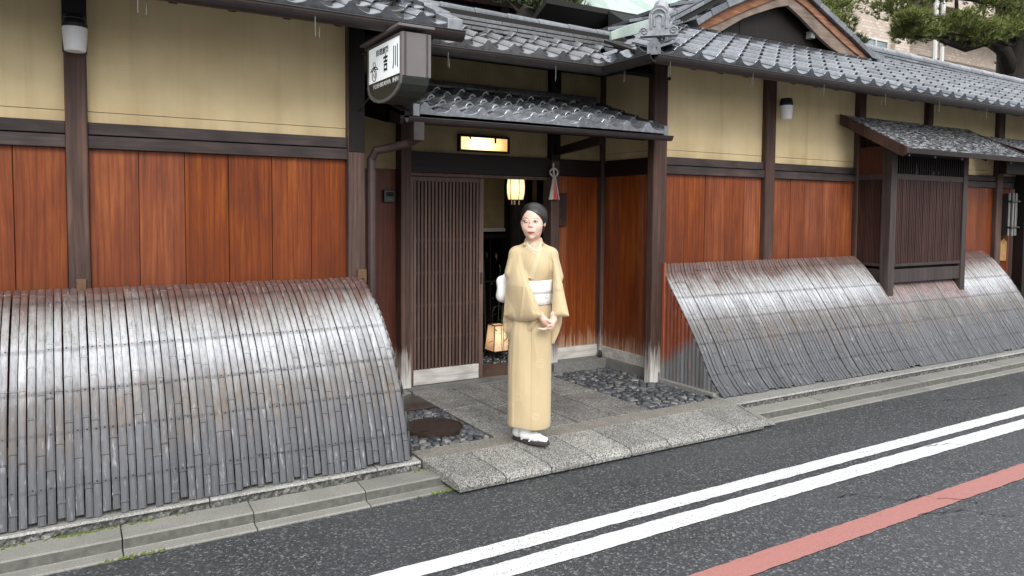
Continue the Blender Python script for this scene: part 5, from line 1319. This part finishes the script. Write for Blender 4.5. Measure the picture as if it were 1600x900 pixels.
            qd[~flip] = qd[~flip][:, ::-1]; F.append(qd[(qd >= 0).all(1)])
        F = np.concatenate(F)
        for it in range(smooth_it):
            S_ = np.zeros_like(V); N_ = np.zeros(len(V))
            for a, b in ((0,1),(1,2),(2,3),(3,0)):
                np.add.at(S_, F[:,a], V[F[:,b]]); np.add.at(S_, F[:,b], V[F[:,a]]); np.add.at(N_, F[:,a], 1); np.add.at(N_, F[:,b], 1)
            V = V*.5+S_/N_[:,None]*.5
        return V, F
def field_obj(fld, name, mat, parent, it=1, extra=None):
    V, F = fld.mesh(name, it); vs = [tuple(PW(v)) for v in V]; fs = [tuple(int(q) for q in r) for r in F]
    if extra: o_ = len(vs); vs += [tuple(PW(v)) for v in extra[0]]; fs += [tuple(i+o_ for i in f) for f in extra[1]]
    me = bpy.data.meshes.new(name); me.from_pydata(vs, [], fs); me.update(); bm = bmesh.new(); bm.from_mesh(me); bmesh.ops.recalc_face_normals(bm, faces=bm.faces); bm.to_mesh(me); bm.free()
    o = link(name, me, mat, parent, smooth=True); return o, BVHTree.FromPolygons([Vector(v) for v in V]+([Vector(v) for v in extra[0]] if extra else []), fs)

# materials
t = NT('skin'); n1 = t.noise(t.pos, 60.0, 3.0); n2 = t.noise(t.pos, 14.0, 3.0)
M['skin'] = t.out(t.ramp(n2, [(.3, (.62, .40, .31)), (.7, (.70, .48, .39))]), .48, t.bump(n1, .05, .001), Subsurface_Weight=.12, Subsurface_Scale=.01)
t = NT('hair'); n1 = t.noise(t.vscale(t.pos, (260, 260, 40)), 1.0, 3.0)
M['hair'] = t.out(t.ramp(n1, [(.3, (.005, .004, .004)), (.7, (.016, .013, .012))]), .42, t.bump(n1, .3, .0008))
def cloth(name, col, rough=.75):
    t = NT(name); n1 = t.noise(t.pos, 420.0, 2.0); n2 = t.noise(t.pos, 5.0, 4.0); n3 = t.noise(t.vscale(t.pos, (16, 16, 2.6)), 1.0, 3.0)
    M[name] = t.out(t.ramp(n2, [(.3, tuple(c*.93 for c in col)), (.7, tuple(min(1, c*1.05) for c in col))]), rough, t.bump(n1, .15, .0006, t.bump(n3, .55, .012)), Sheen_Weight=.15)
cloth('kimono_cloth', (.52, .405, .235)); cloth('collar_cloth', (.56, .45, .28)); cloth('obi_cloth', (.78, .77, .74)); cloth('tabi_cloth', (.85, .85, .84)); cloth('motif_cloth', (.58, .47, .30)); cloth('seam_shade_cloth', (.40, .30, .17))
simple('zori_sole', (.035, .027, .027), .6); simple('lip_red', (.55, .11, .09), .4, .05); simple('eye_white', (.72, .70, .67), .25, .02); simple('obi_line', (.42, .42, .42), .6)

wm = thing('person', 'woman in a pale gold kimono with white obi standing on the entrance slab, looking left', 'person', tuple(PO))
Q = lambda px, py: ((px-828)/241.0, (688-py)/239.0)
HC = (.006, .012, 1.437); HYAW = R_(-9)
# ---- body: head, neck, trunk, arms, hands in one surface
B = Field((-.24, -.27, .68), (.26, .17, 1.60), .0034)
B.ell((.01,.02,1.10), (.100,.075,.20), .02); B.ell((.01,.02,.86), (.105,.080,.16), .03); B.cone((-.080,.02,1.205), (.100,.02,1.205), .038, .038, .04)
B.cone((.014,.03,1.18), (.010,.028,1.36), .047, .044, .03)
B.frame(HC, HYAW, R_(2))
B.ell((0,.018,.028), (.073,.090,.082), .02); B.ell((0,-.025,-.028), (.064,.063,.078), .03); B.ell((0,-.034,-.072), (.045,.046,.038), .03)
B.ell((0,-.070,-.103), (.014,.013,.011), .018)
for s_ in (-1, 1):
    B.ell((s_*.037,-.054,-.034), (.026,.024,.026), .02); B.ell((s_*.032,-.104,.004), (.015,.016,.008), .016, 'cut')
    B.ell((s_*.031,-.080,.002), (.0125,.0125,.0095), .003); B.ell((s_*.073,.012,-.010), (.009,.017,.028), .006); B.ell((s_*.0095,-.092,-.031), (.0058,.0070,.0048), .006)
B.cone((0,-.083,.006), (0,-.0955,-.024), .0058, .0066, .014); B.ell((0,-.0955,-.028), (.0075,.0068,.0058), .008)
B.ell((0,-.084,-.060), (.021,.0085,.0055), .012); B.ell((0,-.083,-.070), (.017,.008,.006), .012); B.ell((0,-.060,-.050), (.034,.026,.03), .02)
B.frame((-.020, .0, .026), 0)
# arms
B.cone((-.070,.02,1.18), (-.085,-.02,.98), .026, .026, .02); B.cone((-.085,-.02,.98), (.075,-.150,.825), .026, .0235, .02)
B.cone((.120,.02,1.17), (.198,-.03,1.00), .020, .020, .02); B.cone((.198,-.03,1.00), (.186,-.130,.850), .020, .021, .02); B.cone((.186,-.130,.850), (.163,-.150,.830), .022, .0215, .01)
# her right hand lies on her left
B.cone((.075,-.150,.825), (.098,-.165,.800), .0215, .020, .012); B.cone((.098,-.168,.802), (.122,-.176,.780), .0205, .0205, .012); B.ell((.112,-.170,.786), (.026,.016,.022), .01)
for i, (kx_, kz_, tx_, tz_) in enumerate(((.136,.792,.160,.770),(.133,.782,.156,.757),(.128,.772,.149,.747),(.121,.764,.139,.741))):
    B.cone((kx_,-.184,kz_), (tx_-.004,-.194,tz_+.006), .0088, .0080, .004); B.cone((tx_-.004,-.194,tz_+.006), (tx_+.002,-.184,tz_-.008), .0080, .0066, .003)
B.cone((.106,-.176,.800), (.128,-.198,.796), .0095, .0085, .006); B.cone((.128,-.198,.796), (.145,-.203,.785), .0082, .0068, .003)
# her left hand, palm up below it, fingers pointing to her right
B.cone((.163,-.150,.830), (.160,-.162,.795), .0205, .0195, .012); B.cone((.160,-.160,.795), (.146,-.166,.768), .020, .020, .012); B.ell((.140,-.165,.760), (.026,.020,.016), .01)
for i in range(4):
    y_ = -.196+i*.0135; L_ = (.058,.066,.062,.050)[i]; x0, z0 = .128, .752-i*.001
    B.cone((x0,y_,z0), (x0-L_*.5,y_-.002,z0-.010), .0082, .0076, .0035); B.cone((x0-L_*.5,y_-.002,z0-.010), (x0-L_,y_-.001,z0-.006), .0075, .0062, .003)
B.cone((.158,-.178,.780), (.142,-.204,.768), .0090, .0078, .006); B.cone((.142,-.204,.768), (.124,-.208,.765), .0076, .0064, .003)
B.T = None
body, bvh_b = field_obj(B, 'body', 'skin', wm, 1)

def hug(bvh, pts, off=.0015, y0=-1.0):
    out = []
    for (x, z) in pts:
        h = bvh.ray_cast(Vector((x, y0, z)), Vector((0, 1, 0)))[0]
        if h is None or (out and abs(h.y-off-out[-1].y) > .035): y_ = out[-1].y if out else (h.y-off if h else -.05)
        else: y_ = h.y-off
        out.append(Vector((x, y_, z)))
    return out
def patch(bvh, outline, name, mat, par, off=.0015, rings=3):
    cx = sum(p[0] for p in outline)/len(outline); cz = sum(p[1] for p in outline)/len(outline); vs = []; n = len(outline); fs = []
    for r in range(rings): s_ = 1-r/rings; vs += hug(bvh, [(cx+(p[0]-cx)*s_, cz+(p[1]-cz)*s_) for p in outline], off if r else off*.4)
    vs += hug(bvh, [(cx, cz)], off)
    for r in range(rings-1):
        for i in range(n): fs.append((r*n+i, r*n+(i+1) % n, (r+1)*n+(i+1) % n, (r+1)*n+i))
    for i in range(n): fs.append(((rings-1)*n+i, (rings-1)*n+(i+1) % n, rings*n))
    return MB().add([PW(v) for v in vs], fs).build(name, mat, par, smooth=True)
def ribbon(bvh, pts, w, name, mat, par, off=.003, base=0.0, sub=6):
    """flat band lying on a surface, with thickness"""
    Pp = []
    for a, b in zip(pts, pts[1:]):
        for k in range(sub): Pp.append(((a[0]+(b[0]-a[0])*k/sub), (a[1]+(b[1]-a[1])*k/sub)))
    Pp.append(pts[-1]); ws = w if isinstance(w, (list, tuple)) else [w]*2
    A = []; Bn = []
    for i, p in enumerate(Pp):
        q0, q1 = Pp[max(0, i-1)], Pp[min(len(Pp)-1, i+1)]; dx, dz = q1[0]-q0[0], q1[1]-q0[1]; L_ = math.hypot(dx, dz) or 1; u = i/(len(Pp)-1); ww = (ws[0]+(ws[1]-ws[0])*u)/2
        A.append((p[0]-dz/L_*ww, p[1]+dx/L_*ww)); Bn.append((p[0]+dz/L_*ww, p[1]-dx/L_*ww))
    a_, m_, b_ = hug(bvh, A, off), hug(bvh, Pp, off), hug(bvh, Bn, off); vs = []; fs = []
    for i in range(len(Pp)):
        vs += [a_[i]+Vector((0,.006,0)), a_[i], m_[i], b_[i], b_[i]+Vector((0,.006,0))]
    for i in range(len(Pp)-1):
        for j in range(4): fs.append((i*5+j, i*5+j+1, (i+1)*5+j+1, (i+1)*5+j))
    return MB().add([PW(v) for v in vs], fs).build(name, mat, par, smooth=False)
# face
def oval(cx, cz, rx, rz, n=12, up=1.0, dn=1.0): return [(cx+rx*math.cos(2*math.pi*i/n), cz+rz*math.sin(2*math.pi*i/n)*(up if i < n/2 else dn)) for i in range(n)]
for (ex, ez, s_) in ((-.0445, 1.4385, -1), (.0235, 1.4375, 1)):
    patch(bvh_b, oval(ex, ez, .0135, .0048), 'eye', 'eye_white', body, .0020)
    patch(bvh_b, oval(ex-.003, ez+.0004, .0066, .0062, 10), 'iris', 'ink', body, .0032)
    ribbon(bvh_b, [(ex-.0150, ez+.0005),(ex-.008, ez+.0050),(ex+.001, ez+.0062),(ex+.009, ez+.0045),(ex+.0155, ez-.0002)], (.0030,.0026), 'eyelash', 'ink', body, .0036, sub=4)
    ribbon(bvh_b, [(ex-.017, ez+.0165+(.002 if s_ > 0 else -.001)),(ex-.004, ez+.0205),(ex+.008, ez+.0200),(ex+.018, ez+.0150+(.001 if s_ < 0 else -.001))], (.0038,.0020), 'eyebrow', 'hair', body, .0004, sub=4)
mx_, mz_ = -.0072, 1.3665
patch(bvh_b, [(mx_-.026,mz_+.002),(mx_-.014,mz_+.0062),(mx_-.004,mz_+.0082),(mx_,mz_+.0068),(mx_+.005,mz_+.0082),(mx_+.015,mz_+.0060),(mx_+.027,mz_+.0035),(mx_+.015,mz_-.0050),(mx_+.001,mz_-.0090),(mx_-.014,mz_-.0055)], 'lips', 'lip_red', body, .0016)
ribbon(bvh_b, [(mx_-.025,mz_+.0022),(mx_-.010,mz_+.0010),(mx_+.002,mz_+.0005),(mx_+.014,mz_+.0015),(mx_+.026,mz_+.0035)], (.0013,.0013), 'mouth_line', 'zori_sole', body, .0026, sub=3)

# ---- hair: cap over the skull, swept from a left parting, low bun
Hf = Field((-.13, -.16, 1.28), (.16, .22, 1.60), .0032)
Hf.frame(HC, HYAW, R_(2))
Hf.ell((0,.026,.034), (.082,.098,.089), .01); Hf.ell((.030,.030,.030), (.064,.085,.076), .02); Hf.ell((.0,.105,-.005), (.050,.042,.045), .02); Hf.ell((0,.055,-.03), (.070,.065,.07), .02)
Hf.T = None
fp = [Q(*p) for p in ((811.0,360),(811.6,348),(813.5,340),(817,332.5),(821,328.0),(826,328.5),(833,332.5),(839,337.5),(843.5,343.5),(845.8,352),(845,362),(852,390),(800,392))]
Hf.sheet(fp, lambda x, z: x*0-.16, .17, .0001, .17, .006, 'cut', y0=-.2, y1=.05)
Hf.ell((.0,-.10,1.30), (.10,.13,.09), .01, 'cut')
hair, bvh_h = field_obj(Hf, 'hair', 'hair', wm, 1)

# ---- kimono: trunk, shoulders and sleeves, with the wrapped skirt
K = Field((-.20, -.24, .56), (.26, .19, 1.33), .0045)
K.ell((.018,.01,1.12), (.118,.098,.18), .02); K.ell((.018,.0,.98), (.108,.100,.16), .02); K.cone((-.090,.018,1.222), (.115,.018,1.220), .054, .052, .03)
K.ell((.030,-.045,1.135), (.080,.058,.085), .03); K.cone((-.100,.015,1.222), (-.125,.0,1.10), .046, .050, .02); K.cone((.125,.015,1.220), (.160,.0,1.08), .044, .046, .02)
K.cone((.012,.035,1.20), (.011,.040,1.300), .072, .060, .03)
K.cone((.012,.03,1.20), (.010,.030,1.42), .0445, .0455, .004, 'cut'); K.cone((.016,-.030,1.318), (.020,-.16,1.38), .036, .09, .008, 'cut')
yL = lambda x, z: .018 - .150*np.clip((x+.16)/.17, 0, 1)*np.clip((1.25-z)/.22, 0, 1) - .035*np.clip((1.25-z)/.22, 0, 1)
fold = lambda a, f_, ph, dx: (lambda x, z: a*np.sin(f_*(x*dx[0]+z*dx[1])+ph)*np.clip((1.26-z)/.3, 0, 1))
SLp = [Q(*p) for p in ((814,379),(802,385),(796,397),(792,420),(788,450),(785.5,478),(785,491),(797,495),(809,498),(828,493),(846,485.5),(836,464),(826,441),(820,418),(822,395))]
K.sheet(SLp, yL, .052, .022, .007, .010, disp=lambda x, z: (.010*(.5-np.abs(np.sin(17*(x*1.0+z*.52)+.4))) - .006*np.exp(-((x+.052-.10*(z-1.0))/.006)**2))*np.clip((1.25-z)/.3, 0, 1))
BLp = [Q(*p) for p in ((785,486),(783.5,500),(784,512),(791,526),(800,536),(813,529),(826,512),(836,497),(846,486),(809,494))]
K.sheet(BLp, lambda x, z: yL(x, z*0+.84)+.040, .030, .03, .006, .003, disp=lambda x, z: .016*(.5-np.abs(np.sin(34*(z-.75*x)+1)))*np.clip((-x+.02)/.1, 0, 1))
yR = lambda x, z: .012 - .115*np.clip((1.24-z)/.22, 0, 1) - .045*np.clip((1.0-z)/.15, 0, 1)
SRp = [Q(*p) for p in ((846,378),(857,383.5),(865,395),(871,418),(876,442),(885.5,486),(872,487),(858.5,487.5),(860,460),(861,430),(858,405),(850,395))]
K.sheet(SRp, yR, .045, .014, .007, .008, disp=lambda x, z: .008*(.5-np.abs(np.sin(22*(x*1.0+z*.28)+1.0)))*np.clip((1.24-z)/.3, 0, 1))
BRp = [Q(*p) for p in ((858,482),(876,484),(875.5,500),(871,516),(864,532),(859,533))]
K.sheet(BRp, lambda x, z: x*0-.045, .022, .02, .005, .003)
# armholes of the cuffs are open towards the hands
# skirt
vs = []; fs = []; NA = 96
lv = [(1.00,.02,.104,.100),(.93,.018,.108,.104),(.87,.014,.114,.110),(.80,.006,.126,.116),(.72,-.002,.136,.120),(.60,-.006,.140,.121),(.48,-.008,.141,.121),(.36,-.008,.141,.120),(.24,-.008,.140,.119),(.16,-.008,.140,.118),(.122,-.009,.139,.117),(.116,-.009,.137,.115),(.120,-.009,.128,.106),(.20,-.008,.122,.100)]
fine = []
for a, b in zip(lv, lv[1:]):
    k = max(1, int(abs(a[0]-b[0])/.02))
    for i in range(k): u = i/k; fine.append(tuple(a[q]+(b[q]-a[q])*u for q in range(4)))
fine.append(lv[-1])
for (z, cx, a, b) in fine:
    for j in range(NA):
        th = 2*math.pi*j/NA; cs, sn = math.cos(th), math.sin(th); e = 2/2.5
        x = a*abs(cs)**e*(1 if cs > 0 else -1); y = b*abs(sn)**e*(1 if sn > 0 else -1)
        if sn < -.05:
            st = 1/(1+math.exp(-(x-.012-.02*(.9-z))/.0018)); g_ = .0045*st
            g_ += .0035*math.exp(-((x+.108)/.006)**2) + .0030*math.sin(x*46+z*5+1)*min(1, max(0, (.85-z)/.3)) + .0045*math.exp(-((x-.035+.22*(z-.62))/.010)**2)*max(0, min(1, (z-.45)/.2))
            y -= g_
        dz = -.014*max(0, -sn)*(.5+.5*math.tanh((x+.02)*20)) if z < .14 else 0
        vs.append((cx+x, y, z+dz))
for i in range(len(fine)-1):
    for j in range(NA): fs.append((i*NA+j, i*NA+(j+1) % NA, (i+1)*NA+(j+1) % NA, (i+1)*NA+j))
fs += [tuple(range(NA)), tuple(range((len(fine)-1)*NA, len(fine)*NA))]
kim, bvh_k = field_obj(K, 'kimono', 'kimono_cloth', wm, 2, (vs, fs))
# collar bands: her right side first, her left side over it
col_u = [Q(*p) for p in ((816.5,376.5),(820,382),(827,387.5),(835,392),(838,394))]
ribbon(bvh_k, col_u, (.016,.024), 'collar', 'collar_cloth', kim, .003)
col_o = [Q(*p) for p in ((844.8,376),(842.5,384),(838.5,396),(833.5,410),(829.5,422),(826.5,431))]
ribbon(bvh_k, col_o, (.018,.034), 'collar', 'collar_cloth', kim, .006)
wv = [(p[0]-.0155, p[1]) for p in col_o[:3]]
ribbon(bvh_k, [Q(841.8,377),Q(840,383),Q(837.5,388.5)], (.005,.004), 'inner_collar', 'tabi_cloth', kim, .0085)
ribbon(bvh_k, [Q(820.0,377),Q(824,382.5),Q(831,387),Q(837,389.8)], (.005,.004), 'inner_collar', 'tabi_cloth', kim, .009)
for (ln_, nm_) in (([(812,392),(815,405),(818,420),(823,437)], 'seam_shade'), ([(803,388),(806,402),(812,425),(822,452),(835,478)], 'seam_shade'), ([(858,392),(861,410),(862,430)], 'seam_shade'), ([(829,505),(829,560),(829,610),(829,664)], 'seam_shade'), ([(799,540),(798,600),(797.5,662)], 'seam_shade')):
    ribbon(bvh_k, [Q(*p) for p in ln_], (.0022,.0022), nm_, 'seam_shade_cloth', kim, .0012, sub=5)  # seam and fold lines, crease shade put into a darker cloth colour
# pale flower motifs woven into the skirt
rn = random.Random(6)
for (mx2, mz2, r) in ((842,560,.030),(809,612,.026),(836,641,.024),(798,625,.018)):
    c = Q(mx2, mz2)
    for k in range(6):
        a = k*math.pi/3+rn.uniform(-.2,.2); p = (c[0]+r*.75*math.cos(a), c[1]+r*.75*math.sin(a))
        ribbon(bvh_k, [(p[0]+r*.36*math.cos(q), p[1]+r*.28*math.sin(q)) for q in np.linspace(0, 2*math.pi, 8)], (.0035,.0035), 'flower_motif', 'motif_cloth', kim, .0006, sub=1)
# ---- obi
def band(z0, z1, grow, name, mat, par, cx=.018, a=.112, b=.106, n=72, seg=5):
    vs = []; fs = []; N_ = seg+3
    prof = [(grow-.010, z0), (grow, z0+.001)]+[(grow+.0015*math.sin(math.pi*k/seg), z0+(z1-z0)*k/seg) for k in range(1, seg)]+[(grow, z1-.001), (grow-.010, z1)]
    for (g_, z) in prof:
        for j in range(n):
            th = 2*math.pi*j/n; cs, sn = math.cos(th), math.sin(th); e = 2/2.2
            vs.append((cx+(a+g_)*abs(cs)**e*(1 if cs > 0 else -1), (b+g_)*abs(sn)**e*(1 if sn > 0 else -1), z+.006*cs))
    for i in range(len(prof)-1):
        for j in range(n): fs.append((i*n+j, i*n+(j+1) % n, (i+1)*n+(j+1) % n, (i+1)*n+j))
    return MB().add([PW(v) for v in vs], fs).build(name, mat, par, smooth=True)
obi = band(.908, 1.060, .010, 'obi', 'obi_cloth', wm)
band(.977, .981, .0125, 'obi_fold', 'obi_line', obi); band(.982, 1.061, .0135, 'obi_layer', 'obi_cloth', obi); band(.908, .911, .0125, 'obi_fold', 'obi_line', obi)
ob_b = BVHTree.FromPolygons([Vector(((PX.dot(w-PO)), (PY.dot(w-PO)), w.z-PO.z)) for w in [v.co for v in obi.data.vertices]], [tuple(p.vertices) for p in obi.data.polygons])
for k in range(7):
    c = Q(851+rn.uniform(-3,4), 454+rn.uniform(-7,7)); a = rn.uniform(0, 3)
    ribbon(ob_b, [(c[0]-.008*math.cos(a), c[1]-.008*math.sin(a)), c, (c[0]+.007*math.cos(a+.8), c[1]+.007*math.sin(a+.8))], (.0018,.0018), 'obi_motif', 'obi_line', obi, .0052, sub=2)
# drum knot at the back
kb = Field((-.27, .02, .84), (-.02, .26, 1.15), .0045)
kb.frame((-.130,.125,.985), R_(38)); 
kb.ell((0,0,.0), (.115,.050,.095), .02); kb.cone((-.075,.01,.055), (.075,.01,.055), .036, .036, .03); kb.cone((-.072,.012,-.045), (.072,.012,-.045), .038, .038, .03); kb.ell((0,-.01,.095), (.075,.032,.022), .01)
knot, _ = field_obj(kb, 'obi_knot', 'obi_cloth', obi, 2)
# ---- feet: white split-toe socks in sandals
for (fx, fy, yw, nm) in ((-.055,.012,R_(60),'a'), (-.012,-.028,R_(68),'b')):
    d = Vector((math.sin(yw), -math.cos(yw), 0)); sd_ = Vector((math.cos(yw), math.sin(yw), 0))
    F_ = Field((-.16,-.24,.0), (.20,.10,.20), .0038); o3 = Vector((fx, fy, 0)); g3 = lambda u, v, z: tuple(o3+d*u+sd_*v+Vector((0,0,z)))
    F_.cone(g3(-.035,0,.052), g3(.045,0,.044), .030, .028, .02); F_.cone(g3(.045,.004,.042), g3(.092,.004,.036), .030, .022, .02)
    F_.cone(g3(.09,-.014,.034), g3(.125,-.013,.033), .0135, .0115, .008); F_.cone(g3(.088,.012,.034), g3(.115,.014,.033), .018, .0145, .008)
    F_.cone(g3(-.025,0,.06), g3(-.020,0,.17), .032, .036, .02)
    field_obj(F_, 'tabi_sock', 'tabi_cloth', wm, 1)
    ol = []
    for j in range(24):
        th = 2*math.pi*j/24; u = .040+.108*math.cos(th); v = (.040+.006*math.cos(th))*math.sin(th); ol.append(o3+d*u+sd_*v)
    vs = [PW((p.x, p.y, z)) for z in (.000, .022) for p in ol]
    so_ = MB().add(vs, [tuple(range(23,-1,-1)), tuple(range(24,48))]+[(j, (j+1) % 24, 24+(j+1) % 24, 24+j) for j in range(24)]).build('sandal', 'zori_sole', wm, .004)
    for s_ in (-1, 1):
        MB().tube([PW(g3(.098,-.001,.050)), PW(g3(.075,s_*.018,.062)), PW(g3(.040,s_*.034,.045)), PW(g3(.020,s_*.040,.022))], .0055, 7).build('strap', 'obi_cloth', so_)
